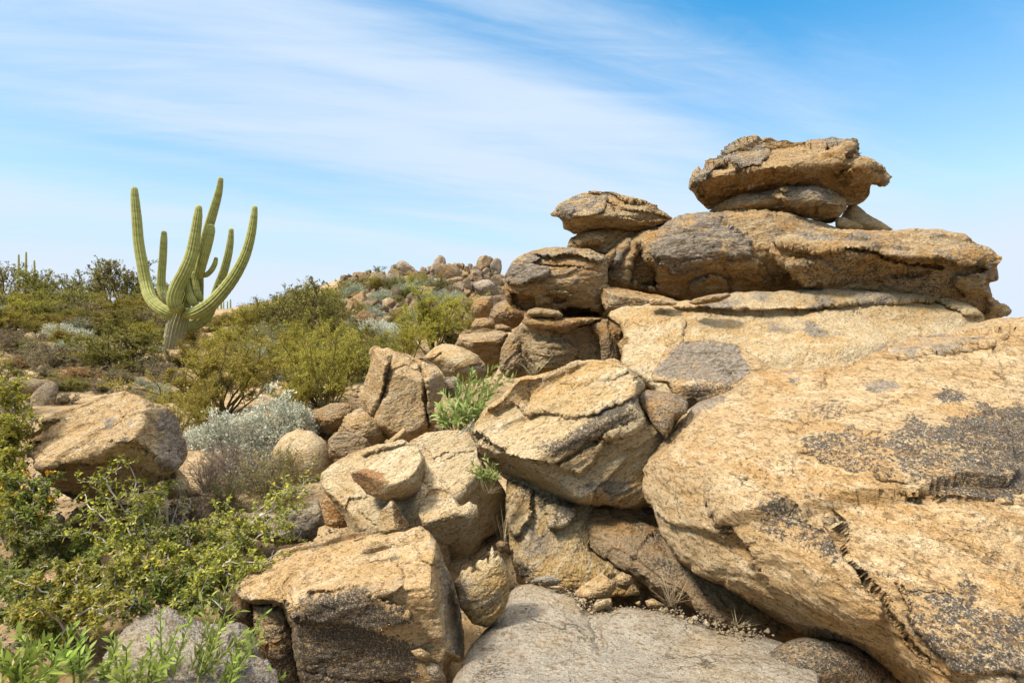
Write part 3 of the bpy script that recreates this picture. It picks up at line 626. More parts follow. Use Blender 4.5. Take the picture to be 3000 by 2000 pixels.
rock('rock_shard', 'jagged upright shard of grey rock with a toothed top edge beside the foreground boulder',
     tp('C2',(775,870),(810,830),(830,790),(860,790),(880,765),(905,770),(910,800),(940,790),(930,750),(945,720),(980,720),(1000,700),(1012,740),(1022,690),(1030,650),(1040,622),(1055,665),(1062,700),(1085,682),
        (1112,710),(1125,740),(1145,770),(1158,850),(1152,980),(1120,1080),(1050,1160),(1000,1185),(900,1160),(820,1040),(790,940)),
     2.48, .12, 'wall', Tb=.10, p=.28, amp=.7, step=1.6, edge=.7, rnd=0, cat='rock', grey=[(tp('C2',(780,860),(940,760),(1150,900),(1000,1190),(820,1050)), .22, 20)], fol=20)
rock('boulder', 'long pale smooth boulder behind the foreground one, with smaller blocks resting on it',
     tp('P',(135,520),(150,480),(250,400),(450,280),(600,215),(750,175),(900,150),(1000,130),(1100,190),(1200,300),(1260,420),(1200,560),(1340,640),(1400,800),(1500,1250),(1500,1700),(1200,1750),(800,1500),
        (440,1200),(420,1010),(300,830),(190,680),(145,590)),
     3.7, .60, 'pale', Tb=.3, p=.42, amp=.4, ledge=.7, k=.05, facets=[tp('P',(150,500,.03),(950,150,.06),(700,850,.42))],
     cracks=[(tp('P',(440,740),(500,810),(640,740)), 3, .015), (tp('P',(260,560),(320,610),(420,670)), 3, .01), (tp('P',(190,680),(420,960)), 6, .02), (tp('P',(590,300),(760,240),(960,200)), 4, .02)],
     plates=[(tp('P',(590,310),(760,260),(970,215),(1050,150),(800,170),(560,260)), .03, 5), (tp('P',(430,740),(620,730),(500,820),(800,1100),(300,1100)), -.012, 4)],
     grey=[(tp('P',(500,360),(600,300),(610,330),(500,375)), .4, 6), (tp('P',(190,560),(280,420),(390,420),(300,500)), .3, 10)],
     stain=[(tp('P',(190,560),(260,490),(240,560)), .4, 8), (tp('P',(230,700),(420,900),(420,960),(280,800)), .3, 10)])
rock('boulder', 'squat cream lump with a rust red broken corner, resting on the long pale boulder',
     tp('P',(450,490),(480,455),(620,430),(660,400),(760,320),(900,240),(1000,200),(1150,200),(1230,320),(1230,450),(1200,560),(1190,650),(1080,730),(950,780),(830,765),(740,750),(620,700),(560,620),(480,560)),
     3.18, .34, 'pale', Tb=.25, p=.45, amp=.4, ledge=.5, k=.03, facets=[tp('P',(450,480,.05),(820,560,.30),(640,740,.10)), tp('P',(600,350,.03),(1100,180,.03),(1000,560,.33))],
     rust=[(tp('P',(450,480),(620,425),(760,460),(840,560),(780,680),(640,710),(480,580)), .62, 14)], stain=[(tp('P',(450,490),(560,440),(640,520),(640,650),(500,570)), .30, 14)])
rock('boulder', 'pale cracked boulder with a flat top at the foot of the bright green plant',
     tp('P',(1060,150),(1120,120),(1250,60),(1400,35),(1560,38),(1690,45),(1760,150),(1800,300),(1860,420),(2000,560),(2080,700),(2070,950),(2000,1080),(1850,1180),(1760,1350),(1600,1500),(1400,1400),(1200,900),(1100,500)),
     3.85, .55, 'pale', Tb=.35, p=.42, amp=.4, ledge=.6, k=.05, facets=[tp('P',(1100,120,.04),(1690,60,.02),(1600,620,.42)), tp('P',(1700,600,.38),(1760,1200,.30),(2080,800,.02))],
     cracks=[(tp('P',(1230,230),(1330,340),(1400,300),(1470,265)), 3, .02), (tp('P',(1470,335),(1600,275),(1740,262)), 3, .02), (tp('P',(1330,340),(1380,370)), 3, .01)],
     stain=[(tp('P',(1380,560),(1420,520),(1500,680),(1400,620)), .5, 8)], grey=[(tp('P',(1720,620),(2080,650),(2050,1000),(1800,1200),(1700,900)), .22, 24)])
rock('rock_block', 'bright cream fallen block with a hollowed face lying on the pale boulders',
     tp('P',(1150,900),(1200,780),(1270,660),(1320,640),(1440,655),(1540,740),(1600,830),(1700,770),(1730,800),(1775,815),(1785,960),(1725,985),(1710,1050),(1600,1120),(1540,1190),(1460,1250),(1350,1200),(1250,1080),(1200,1040)),
     3.02, .24, 'pale', Tb=.2, p=.38, amp=.6, ledge=.7, cat='rock', k=.02, facets=[tp('P',(1200,800,.03),(1440,650,.03),(1450,960,.22)), tp('P',(1180,960,.18),(1720,960,.18),(1460,1250,.03))],
     bumps=[(P_[0],P_[1],28,-.05) for P_ in tp('P',(1420,850))], rust=[(tp('P',(1230,720),(1280,650),(1290,690),(1220,800)), .6, 6)])
rock('rock_block', 'small upright cream wedge with a rusty right side between the two fallen pale blocks',
     tp('P',(735,1000),(760,880),(830,820),(880,750),(920,770),(960,860),(1040,980),(1095,1060),(1060,1110),(850,1130),(740,1090)),
     3.0, .14, 'pale', Tb=.15, p=.4, amp=.6, cat='rock', k=.012, facets=[tp('P',(735,1000,.04),(880,760,.06),(900,1080,.13)), tp('P',(880,760,.06),(930,1080,.13),(1095,1060,.01))],
     rust=[(tp('P',(880,760),(960,860),(1095,1060),(950,1090)), .5, 8)], stain=[(tp('P',(900,860),(990,960),(1000,1080),(930,1060)), .3, 10)])
# -- left boulder
rock('boulder', 'large tan boulder with sunlit top and grey right shoulder among green bushes at left',
     tp('L',(270,840),(340,770),(345,720),(400,730),(480,640),(460,580),(600,520),(800,450),(1000,390),(1200,310),(1350,260),(1430,240),(1500,280),(1620,320),(1750,390),
        (1930,440),(2000,510),(2030,590),(2080,720),(2150,880),(2165,1000),(2080,1120),(2000,1170),(1950,1230),(1850,1300),(1600,1430),(1400,1500),(1150,1530),(930,1520),
        (800,1480),(720,1430),(600,1330),(500,1220),(430,1130),(420,1050),(300,980),(290,900)),
     3.5, .75, 'tan', Tb=.45, p=.38, k=.12, amp=.75, ledge=.9, fol=15,
     facets=[tp('L',(300,850,.04),(1430,250,.05),(1000,900,.48)), tp('L',(1750,700,.40),(1950,1100,.36),(2165,950,.03)), tp('L',(500,1120,.40),(1500,1080,.46),(1000,1500,.14))],
     plates=[(tp('L',(380,1110),(620,1110),(780,1075),(1000,1060),(1060,1090),(1350,1070),(1600,1130),(1900,1200),(1500,1600),(800,1600),(300,1200)), -.09, 7),
             (tp('L',(1060,800),(1300,815),(1440,760),(1440,600),(1350,480),(1900,430),(2200,900),(2000,1180),(1700,960),(1400,860)), .025, 6),
             (tp('L',(1740,1060),(1900,960),(2170,950),(2000,1170),(1900,1160)), .05, 6), (tp('L',(280,830),(480,790),(450,830),(340,880)), .03, 5)],
     cracks=[(tp('L',(340,880),(450,980),(560,1020)), 5, .03), (tp('L',(1380,510),(1450,620),(1480,740)), 3, .01)],
     grey=[(tp('L',(1760,580),(1850,470),(2000,500),(2160,950),(2080,1120),(1900,1160),(1760,1040),(1800,940),(1740,800)), .46, 16), (tp('L',(1480,580),(1600,600),(1640,720),(1500,740)), .38, 12),
           (tp('L',(1150,600),(1300,520),(1400,600),(1440,740),(1260,820)), .32, 14), (tp('L',(1540,360),(1640,340),(1700,420),(1600,420)), .32, 10)],
     stain=[(tp('L',(1370,860),(1430,780),(1560,850),(1740,960),(1680,1020),(1500,920)), .42, 8), (tp('L',(1010,830),(1100,820),(1180,880),(1100,920)), .40, 8),
            (tp('L',(740,1080),(1010,1060),(1350,1040),(1300,1090),(1000,1110),(800,1110)), .36, 10), (tp('L',(450,1130),(600,1130),(620,1280),(500,1230)), .28, 14)],
     rust=[(tp('L',(450,1140),(1500,1120),(1800,1200),(1300,1500),(800,1470)), .16, 30)])
rock('rock_block', 'small broken tan block at the right foot of the large left boulder',
     tp('L',(1900,1230),(2040,1130),(2120,1220),(2200,1370),(2310,1400),(2325,1450),(2150,1480),(1950,1500),(1850,1400)), 3.7, .2, 'tan', cat='rock')
rock('rock_block', 'grey ridged block half hidden in the green bush below the left boulder',
     tp('L2',(215,590),(300,470),(400,395),(450,430),(440,520),(390,600),(280,640)), 3.3, .18, 'grey', cat='rock')
rock('rock_block', 'layered brown ledge of rock under the large left boulder',
     tp('L2',(420,480),(520,380),(620,330),(860,340),(1080,380),(1100,480),(900,560),(700,600),(560,600)), 3.6, .25, 'brown', cat='rock')
rock('boulder', 'brown boulder half covered by the yellow green bush at the lower left',
     tp('L2',(170,980),(240,790),(330,760),(500,800),(660,900),(620,1030),(480,1060),(250,1080),(180,1050)), 2.75, .25, 'brown', p=.45)
rock('rock_slab', 'grey white flat rock at the edge of the bush left of the foreground boulder',
     tp('L2',(1580,430),(1640,395),(1800,400),(1960,420),(2000,370),(2050,335),(2190,300),(2215,370),(2240,480),(2190,495),(2180,560),(2120,600),(1950,620),(1700,560)), 3.25, .22, 'grey', cat='rock slab',
     facets=[tp('L2',(1700,400,.02),(2150,310,.02),(2000,510,.17))], stain=[(tp('L2',(1900,530),(2200,490),(2150,610),(1950,620)), .3, 12)])
rock('rock_slab', 'gnarled grey slab under the leafy weeds along the bottom left edge',
     tp('L2',(560,1750),(640,1568),(700,1420),(800,1290),(850,1200),(1000,1110),(1170,1030),(1250,1090),(1400,1150),(1560,1180),(1700,1200),(1820,1400),(1900,1600),(1950,1750)),
     [(300,1780,2.3),(700,1850,2.3),(500,2000,1.85)], .2, 'grey', cat='rock slab', amp=.8, ledge=1.35, fol=35, base=(.06,.22,0), stain=[(tp('L2',(780,1200),(1000,1110),(1170,1030),(1100,1150),(850,1300)), .25, 14)])
rock('boulder', 'small charcoal grey boulder in the shade left of the foreground boulder nose',
     tp('L2',(1500,1150),(1530,1050),(1600,960),(1700,980),(1790,1060),(1800,1200),(1700,1260),(1560,1220)), 2.75, .15, 'dark', stain=[(tp('L2',(1400,900),(1900,900),(1900,1300),(1400,1300)), .15, 20)])
rock('boulder', 'brown earthy rock between the flat grey rock and the long pale boulder',
     tp('L2',(2160,560),(2200,380),(2230,250),(2330,300),(2450,480),(2500,620),(2300,650)), 3.95, .2, 'brown')
# -- middle: rocks behind the pale boulders
rock('boulder', 'smooth pinkish boulder beside the white brittlebush',
     tp('V',(600,1080),(620,1040),(650,1000),(680,985),(720,990),(750,1015),(768,1050),(762,1090),(745,1130),(700,1150),(640,1140)), 4.7, .4, 'pale', amp=.25, ledge=.2, base=(0,.12,0))
rock('boulder', 'dark brown cracked boulder left of the tall split rock',
     tp('V',(698,965),(730,940),(760,925),(800,925),(825,940),(810,975),(760,1005),(715,985)), 5.5, .35, 'dark')
rock('boulder', 'brown rounded boulder leaning on the left side of the tall split rock',
     tp('V',(775,990),(800,950),(830,935),(870,965),(892,1005),(870,1025),(820,1030)), 4.95, .3, 'tan', grey=[(tp('V',(830,935),(870,965),(892,1005),(850,1000)), .2, 8)])
rock('boulder', 'small slate grey boulder in front of the brown rounded one',
     tp('V',(753,1010),(770,992),(795,990),(830,998),(855,1025),(830,1045),(800,1055),(757,1052)), 4.5, .22, 'dark', facets=[tp('V',(760,1000,.1),(800,990,.08),(800,1050,.16))])
rock('rock_finger', 'short finger shaped tan stone wedged below the tall split rock',
     tp('C1',(290,1420),(320,1390),(400,1320),(430,1298),(452,1315),(430,1370),(380,1410),(310,1430)), 4.15, .09, 'pale', cat='rock', amp=.4)
rock('boulder', 'tall upright boulder split by vertical cracks with a small knob at top left',
     tp('C1',(140,1110),(160,990),(200,860),(205,800),(190,800),(195,760),(230,728),(265,740),(280,755),(320,752),(370,785),(430,785),(520,825),(600,862),(660,890),(710,950),(718,1040),(690,1100),
        (640,1170),(665,1270),(640,1315),(560,1345),(480,1395),(420,1395),(320,1375),(250,1290),(180,1200)),
     5.05, .6, 'tan', Tb=.45, p=.36, k=.04, amp=.6, ledge=.7, fol=80,
     facets=[tp('C1',(150,1050,.05),(300,780,.28),(300,1150,.36)), tp('C1',(300,900,.36),(560,900,.38),(420,1350,.40)), tp('C1',(600,880,.33),(600,1250,.36),(715,1000,.05)), tp('C1',(240,735,.03),(660,885,.05),(500,950,.36))],
     plates=[(tp('C1',(190,730),(340,830),(320,920),(300,1050),(220,1220),(140,1120)), .05, 5), (tp('C1',(560,830),(740,900),(720,1250),(600,1330),(590,1050),(550,900)), .04, 5)],
     cracks=[(tp('C1',(345,830),(310,950),(295,1060),(220,1220)), 5, .10), (tp('C1',(540,890),(575,960),(580,1120),(610,1320)), 5, .10), (tp('C1',(400,790),(520,860),(560,900)), 3, .04), (tp('C1',(320,910),(430,870),(530,910)), 2, .03)],
     grey=[(tp('C1',(400,880),(520,900),(540,1040),(560,1340),(440,1390),(460,1200),(400,1000)), .28, 20), (tp('C1',(600,870),(715,950),(690,1100),(610,1100)), .34, 14)],
     stain=[(tp('C1',(400,900),(470,880),(450,940)), .3, 10)], rust=[(tp('C1',(300,880),(340,850),(300,1060),(230,1220)), .35, 10), (tp('C1',(340,980),(400,960),(400,1080),(350,1060)), .25, 12)])
rock('boulder', 'rounded cream boulder with a dark notched right end just behind the tall split rock',
     tp('C1',(560,820),(620,760),(690,720),(760,725),(850,750),(940,800),(990,860),(1005,930),(975,985),(820,1000),(720,960),(680,900),(640,860)),
     6.0, .5, 'pale', amp=.5, ledge=.8, stain=[(tp('C1',(890,850),(990,850),(1005,940),(900,950)), .32, 10)], grey=[(tp('C1',(840,830),(990,850),(1000,960),(850,980)), .3, 14)], rust=[(tp('C1',(580,810),(640,800),(650,850)), .35, 8)],
     cracks=[(tp('C1',(890,880),(960,865)), 4, .06), (tp('C1',(600,840),(650,820),(680,790)), 3, .05)])
rock('rock_block', 'small grey brown block with a hollow, right of the tall split rock',
     tp('C1',(690,1000),(720,950),(800,950),(830,990),(810,1040),(820,1080),(740,1100),(690,1060)), 5.3, .15, 'grey', cat='rock')
rock('boulder', 'golden brown boulder with a grey capped top and a dark hollow beneath it',
     tp('C1',(785,725),(815,660),(850,620),(960,612),(1060,625),(1150,650),(1130,720),(1105,780),(1095,860),(1060,930),(1000,960),(940,830),(850,760)),
     6.8, .5, 'stack', ledge=1.35, amp=.6, grey=[(tp('C1',(900,610),(1150,650),(1100,700),(950,640)), .2, 12)], facets=[tp('C1',(815,660,.05),(1100,640,.05),(980,700,.42)), tp('C1',(850,730,.42),(1080,720,.42),(1000,930,.0))])
rock('boulder', 'brown block with a cracked grey crust above the golden brown boulder',
     tp('C1',(895,590),(920,550),(990,540),(1050,555),(1065,600),(1040,640),(940,630),(900,615)), 7.6, .3, 'stack')
rock('boulder', 'small slate grey boulder wedged between brown blocks by the foot of the stack',
     tp('C1',(1055,590),(1110,585),(1160,605),(1180,640),(1120,645),(1060,625)), 7.2, .2, 'dark')
rock('boulder', 'wide dark brown boulder behind the foot of the stack',
     tp('C1',(1010,560),(1030,500),(1070,440),(1130,420),(1250,480),(1265,540),(1220,600),(1170,625),(1080,590)), 8.2, .5, 'dark', rust=[(tp('C1',(1060,500),(1200,520),(1180,600),(1090,570)), .3, 12)])
rock('boulder', 'grey boulder with cream marks standing at the lower end of the rocky hill',
     tp('C1',(890,480),(910,430),(960,395),(1040,390),(1050,440),(1030,510),(980,545),(920,545),(895,510)), 9.5, .5, 'dark', base=(0,.15,0))
rock('rock_slab', 'dark slab leaning against the left side of the stack base',
     tp('C1',(1088,850),(1100,760),(1140,680),(1230,600),(1290,560),(1300,640),(1260,720),(1270,800),(1330,880),(1350,950),(1150,960),(1088,905)),
     6.15, .3, 'stack', ledge=1.35, cat='rock slab', grey=[(tp('C1',(1100,760),(1230,600),(1275,570),(1230,760),(1260,800),(1120,760)), .32, 14)], stain=[(tp('C1',(1150,880),(1300,840),(1330,930),(1200,930)), .35, 14)], fol=45)
# -- the stack, from the ground up
rock('boulder', 'golden brown base block of the stack under the thin layered plates',
     tp('C1',(1225,740),(1240,660),(1262,590),(1480,600),(1560,610),(1740,570),(1780,680),(1795,830),(1780,900),(1580,880),(1480,920),(1370,940),(1300,870),(1240,800)),
     6.0, .55, 'stack', Tb=.6, p=.38, amp=.8, ledge=1.35, k=.05, facets=[tp('C1',(1230,740,.05),(1400,640,.36),(1400,860,.36)), tp('C1',(1400,680,.40),(1750,640,.22),(1500,900,.30))],
     rust=[(tp('C1',(1560,650),(1740,600),(1750,740),(1560,780),(1500,700)), .35, 18)], grey=[(tp('C1',(1230,680),(1340,700),(1300,860),(1240,790)), .2, 18), (tp('C1',(1400,720),(1560,720),(1560,830),(1420,800)), .22, 16)],
     plates=[(tp('C1',(1320,690),(1440,720),(1560,700),(1640,760),(1600,900),(1350,900),(1240,750)), .05, 8)], base=(.05, -.12, .08))
rock('rock_slab', 'orange brown jutting plate lying on the base block of the stack',
     tp('C1',(1262,590),(1270,535),(1380,535),(1480,548),(1640,540),(1810,545),(1720,572),(1640,600),(1560,652),(1510,650),(1480,635),(1290,612)),
     5.72, .26, 'stack', ledge=1.35, Tb=.5, cat='rock slab', p=.4, amp=.5, k=.03, rust=[(tp('C1',(1450,560),(1640,570),(1560,650),(1470,630)), .4, 10)], base=(0,-.1,.1))
rock('rock_slab', 'thin tan plate squeezed under the left rounded boulder of the stack',
     tp('C1',(1265,530),(1285,490),(1340,472),(1420,480),(1500,495),(1530,525),(1510,548),(1440,545),(1330,535)), 5.62, .16, 'stack', ledge=1.35, Tb=.4, cat='rock slab', amp=.6, base=(0,-.12,.05))
rock('boulder', 'rounded left boulder of the stack with grey peeling sheets over a golden pitted underside',
     tp('T',(112,680),(120,660),(150,610),(190,580),(240,560),(300,550),(380,550),(480,558),(555,588),(560,640),(560,700),(545,760),(540,850),(480,850),(400,852),(330,855),(240,842),(200,828),(150,812),(120,770),(115,720)),
     6.25, .62, 'stack', Tb=.6, p=.42, amp=.6, ledge=1.35, k=.06, facets=[tp('T',(250,740,.55),(450,740,.55),(350,860,.16))],
     plates=[(tp('S',(60,470),(110,370),(180,290),(420,300),(620,320),(635,380),(560,440),(430,480),(300,535),(200,520)), .075, 4), (tp('S',(430,175),(650,80),(900,80),(1260,210),(1240,270),(1100,245),(950,200),(780,195),(680,210),(560,200)), .07, 4),
             (tp('S',(190,285),(300,180),(430,150),(545,215),(500,250),(420,292)), .06, 4), (tp('S',(150,570),(300,610),(470,640),(490,790),(340,840),(180,760)), -.14, 9),
             (tp('S',(700,770),(950,745),(1180,790),(1260,910),(760,910)), -.30, 9), (tp('S',(580,635),(650,580),(780,590),(900,640),(945,685),(850,690),(760,640),(650,642)), .06, 4),
             (tp('S',(660,660),(800,680),(900,720),(720,760),(660,740)), -.06, 6), (tp('S',(520,640),(640,650),(650,740),(520,760)), .04, 6)],
     cracks=[(tp('S',(430,300),(700,310),(900,320),(1100,360),(1260,420)), 2.5, .06)], grey=[(tp('S',(60,470),(110,370),(180,290),(420,300),(620,320),(635,380),(560,440),(430,480),(300,535),(200,520)), .55, 6),
           (tp('S',(430,175),(650,80),(900,80),(1260,210),(1240,270),(1100,245),(950,200),(780,195),(680,210),(560,200)), .5, 6), (tp('S',(190,285),(300,180),(430,150),(545,215),(500,250),(420,292)), .5, 6), (tp('S',(850,340),(1050,350),(1080,480),(900,510)), .3, 12)],
     stain=[(tp('S',(880,430),(1020,380),(1000,520),(900,510)), .25, 10)], rust=[(tp('S',(540,220),(1200,270),(1250,380),(700,330)), .35, 12), (tp('S',(150,560),(480,620),(480,800),(300,820)), .25, 14)], base=(0, -.14, .12))
rock('rock_block', 'dark column of cracked rock right of the base block of the stack',
     tp('C1',(1712,600),(1735,565),(1830,550),(1910,600),(1962,645),(1920,700),(1940,800),(1980,920),(1880,880),(1790,860),(1780,700)),
     5.78, .25, 'dark', cat='rock', fol=85, rust=[(tp('C1',(1740,620),(1800,640),(1800,800),(1770,720)), .4, 8)])
rock('rock_block', 'angular brown block with a pale left edge wedged under the big middle boulder',
     tp('T',(522,722),(560,718),(640,730),(760,755),(860,780),(930,800),(940,840),(780,850),(640,840),(560,835),(535,790)),
     5.95, .36, 'stack', ledge=1.35, Tb=.5, cat='rock', p=.36, k=.03, amp=.5, facets=[tp('T',(525,730,.05),(580,740,.30),(560,820,.30)), tp('T',(600,760,.32),(850,790,.2),(640,830,.3)), tp('T',(540,720,.02),(860,778,.02),(700,775,.30))], stain=[(tp('T',(590,760),(760,770),(740,830),(590,830)), .22, 10)])
rock('boulder', 'big rounded middle boulder of the stack with grey crust and dark notch at left',
     tp('T',(540,600),(565,570),(600,530),(700,495),(780,470),(820,435),(860,415),(950,402),(1080,400),(1200,398),(1350,410),(1480,440),(1540,465),(1650,500),(1650,750),(1400,760),(1200,760),(1040,765),(920,780),(860,772),(770,748),(700,732),(600,716),(548,700)),
     6.75, .75, 'stack', Tb=.8, p=.42, amp=.6, ledge=1.35, k=.08, facets=[tp('T',(800,640,.62),(1300,640,.62),(1000,780,.18))],
     plates=[(tp('T',(775,500),(860,420),(1000,400),(1120,470),(1180,520),(1170,590),(1050,600),(950,640),(850,665),(790,640),(755,560)), .07, 5), (tp('T',(640,700),(655,610),(690,548),(712,540),(735,600),(770,640),(775,730),(700,728)), -.16, 5),
             (tp('T',(555,625),(590,560),(650,505),(655,530),(620,600),(590,645)), .06, 4), (tp('T',(910,700),(1000,668),(1090,690),(1080,745),(930,775)), .07, 5), (tp('T',(1050,610),(1200,600),(1280,700),(1100,690)), .04, 6)],
     grey=[(tp('T',(775,500),(860,420),(1000,400),(1120,470),(1180,520),(1170,590),(1050,600),(950,640),(850,665),(790,640),(755,560)), .34, 12), (tp('T',(555,625),(590,560),(650,505),(655,530),(620,600),(590,645)), .4, 6), (tp('T',(910,700),(1000,668),(1090,690),(1080,745),(930,775)), .25, 8)],
     stain=[(tp('T',(645,690),(690,548),(735,600),(770,720)), .30, 8), (tp('T',(1180,650),(1260,610),(1340,660),(1400,730),(1250,730)), .30, 12)], rust=[(tp('T',(940,650),(1080,610),(1120,640),(980,680)), .35, 8), (tp('T',(720,600),(760,600),(775,700),(750,720)), .3, 6)],
     cracks=[(tp('T',(745,520),(755,620),(770,740)), 3, .06), (tp('T',(935,500),(930,560),(980,600)), 2, .03)], base=(0, 0, .05))
rock('boulder', 'long layered boulder on the right of the stack with a broken overhanging right end',
     tp('T',(1268,525),(1290,500),(1320,500),(1330,478),(1350,490),(1400,470),(1500,478),(1650,475),(1780,475),(1900,470),(2000,475),(2110,495),(2140,535),(2210,555),(2262,605),(2235,630),(2242,695),(2200,702),
        (2215,750),(2220,785),(2250,800),(2290,842),(2150,870),(2050,850),(1870,765),(1600,755),(1400,735),(1370,690),(1330,630),(1300,600),(1270,570)),
     6.08, .62, 'stack', Tb=.9, p=.42, amp=.7, ledge=1.35, k=.06, fol=-8, facets=[tp('T',(1400,600,.52),(2000,640,.52),(1700,770,.24)), tp('T',(1400,470,.02),(2100,490,.02),(1700,570,.55))],
     plates=[(tp('T',(1260,530),(1400,440),(2000,440),(2290,600),(2200,650),(2000,612),(1800,610),(1700,572),(1600,555),(1480,582),(1380,562)), .09, 6), (tp('T',(1340,620),(1480,600),(1560,650),(1520,720),(1400,720)), .05, 7), (tp('T',(2050,680),(2200,640),(2240,700),(2100,760)), .06, 6)],
     stain=[(tp('T',(1350,600),(1480,590),(1620,570),(1800,620),(2000,640),(2050,720),(2150,850),(1870,740),(1450,725),(1380,660)), .30, 18)], grey=[(tp('T',(1340,480),(1600,475),(1760,490),(1700,520),(1400,520)), .25, 12)],
     cracks=[(tp('T',(1480,580),(1600,556),(1700,572),(1800,612),(2000,640)), 3, .08), (tp('T',(1270,560),(1320,640),(1400,730)), 3, .05), (tp('T',(1800,680),(1950,660)), 3, .04)],
     rust=[(tp('T',(1750,660),(1950,650),(1900,700)), .25, 10)])
rock('rock_ledge', 'long sloping cream ledge with a thin grey upper sheet across the middle of the outcrop',
     tp('V',(1392,718),(1400,712),(1440,706),(1490,697),(1590,690),(1640,678),(1680,676),(1760,667),(1900,661),(2050,664),(2180,680),(2240,705),(2262,732),(2330,790),(2200,850),(2000,930),(1700,990),(1540,960),(1500,900),(1485,885),(1460,870),(1425,835),(1435,780),(1425,745),(1400,735)),
     [(1800,930,5.4),(2860,930,5.8),(2200,1150,4.75)], .5, 'pale', Tb=.5, cat='rock ledge', p=.36, amp=.5, ledge=.8, k=.05, fol=2,
     facets=[tp('V',(1440,700,.03),(2100,655,.03),(1700,800,.42)), tp('V',(1395,720,.04),(1530,780,.36),(1480,880,.30))],
     plates=[(tp('T',(540,810),(600,815),(700,800),(780,800),(930,822),(1060,828),(1200,832),(1380,826),(1560,800),(1850,785),(1990,790),(2100,840),(2250,860),(2200,700),(900,650),(540,780)), .07, 5),
             (tp('T',(920,810),(1060,818),(1200,824),(1380,820),(1560,795),(1850,780),(2100,760),(1700,700),(1100,720)), .03, 5), (tp('C1',(2240,600),(2290,560),(2351,550),(2351,730),(2240,740)), .05, 5)],
     cracks=[(tp('C1',(2240,580),(2235,680),(2250,740)), 3, .05), (tp('R1',(970,640),(890,710),(860,800),(810,870)), 2.5, .03), (tp('C1',(1920,600),(2050,590),(2200,600)), 2.5, .02), (tp('R1',(330,780),(400,860),(440,900)), 3, .03)],
     grey=[(tp('T',(900,815),(1090,740),(1300,725),(1700,725),(2000,760),(1850,785),(1560,798),(1380,822),(1200,828)), .34, 12), (tp('T',(560,830),(680,810),(780,805),(860,840),(640,860)), .25, 8),
           (tp('R1',(480,550),(900,560),(960,640),(700,640)), .38, 16), (tp('R1',(800,640),(1000,650),(1250,700),(1000,720)), .36, 12), (tp('R1',(120,480),(700,500),(400,540)), .3, 10), (tp('C1',(2000,630),(2080,620),(2100,700),(2020,700)), .3, 10)],
     stain=[(tp('R1',(500,710),(620,720),(600,740),(510,740)), .45, 5), (tp('R1',(690,730),(770,740),(740,750)), .4, 4), (tp('C1',(1950,760),(2120,800),(2200,830),(2100,960),(1990,880)), .2, 14)], rust=[(tp('C1',(1960,760),(2200,800),(2150,960),(2000,880)), .25, 14)])
rock('boulder', 'flat grey topped block lying between the cream boulder and the long ledge',
     tp('V',(1495,860),(1505,845),(1530,800),(1560,785),(1620,778),(1690,790),(1740,820),(1800,860),(1760,900),(1700,915),(1690,935),(1640,930),(1580,918),(1560,935),(1545,905),(1530,880),(1500,878)),
     [(1950,1060,4.15),(2200,1150,3.95),(2000,1180,3.85)], .22, 'tan', p=.4, amp=.5, k=.03, facets=[tp('V',(1530,800,.02),(1690,785,.02),(1600,880,.19)), tp('V',(1520,880,.18),(1690,900,.20),(1620,935,.02))],
     grey=[(tp('V',(1490,860),(1560,780),(1690,785),(1730,860),(1690,880),(1540,868)), .5, 10)], stain=[(tp('V',(1560,885),(1640,870),(1700,890),(1690,935),(1580,920)), .40, 8)], rust=[(tp('V',(1500,872),(1560,872),(1560,900),(1530,890)), .2, 8)])
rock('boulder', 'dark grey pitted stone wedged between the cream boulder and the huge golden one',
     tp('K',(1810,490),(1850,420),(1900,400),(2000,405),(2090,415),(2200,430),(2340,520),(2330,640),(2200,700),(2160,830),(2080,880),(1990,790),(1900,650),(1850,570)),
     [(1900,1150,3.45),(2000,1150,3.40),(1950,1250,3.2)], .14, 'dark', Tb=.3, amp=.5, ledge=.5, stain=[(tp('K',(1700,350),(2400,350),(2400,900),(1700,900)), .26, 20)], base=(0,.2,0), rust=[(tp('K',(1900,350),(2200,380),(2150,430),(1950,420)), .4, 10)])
rock('boulder', 'flat topped left summit boulder balanced on a narrow pitted pedestal',
     tp('T',(310,405),(330,390),(345,365),(380,345),(440,320),(490,310),(550,312),(580,310),(640,330),(715,350),(750,375),(800,400),(840,425),(800,455),(770,470),(690,492),(640,482),(570,472),(480,477),(415,491),(370,472),(365,440),(345,420),(320,418)),
     6.7, .5, 'stack', Tb=.6, p=.42, amp=.7, ledge=1.35, k=.05, fol=-12, facets=[tp('T',(400,430,.42),(720,430,.42),(560,490,.12)), tp('T',(400,340,.05),(650,335,.05),(560,400,.42))],
     plates=[(tp('T',(330,380),(480,300),(560,330),(540,400),(480,420),(400,430),(350,420)), .06, 4), (tp('T',(560,310),(750,370),(700,365),(620,350)), .07, 4), (tp('T',(540,340),(620,380),(760,400),(840,430),(700,440),(600,420)), -.05, 5)],
     grey=[(tp('T',(340,370),(490,310),(580,310),(740,370),(560,340),(540,400),(400,430)), .25, 10)], base=(.02, .02, .05))
rock('rock_pedestal', 'narrow pitted golden pedestal below the flat topped left summit boulder',
     tp('T',(383,560),(388,530),(400,510),(425,500),(428,465),(440,460),(455,470),(480,470),(570,465),(640,475),(760,455),(780,470),(700,510),(660,540),(620,580),(540,600),(440,600)),
     6.75, .3, 'stack', ledge=1.35, Tb=.6, cat='rock', amp=1.0, base=(0,-.15,.1), plates=[(tp('T',(400,520),(470,500),(540,500),(540,530),(430,540)), .08, 6)])
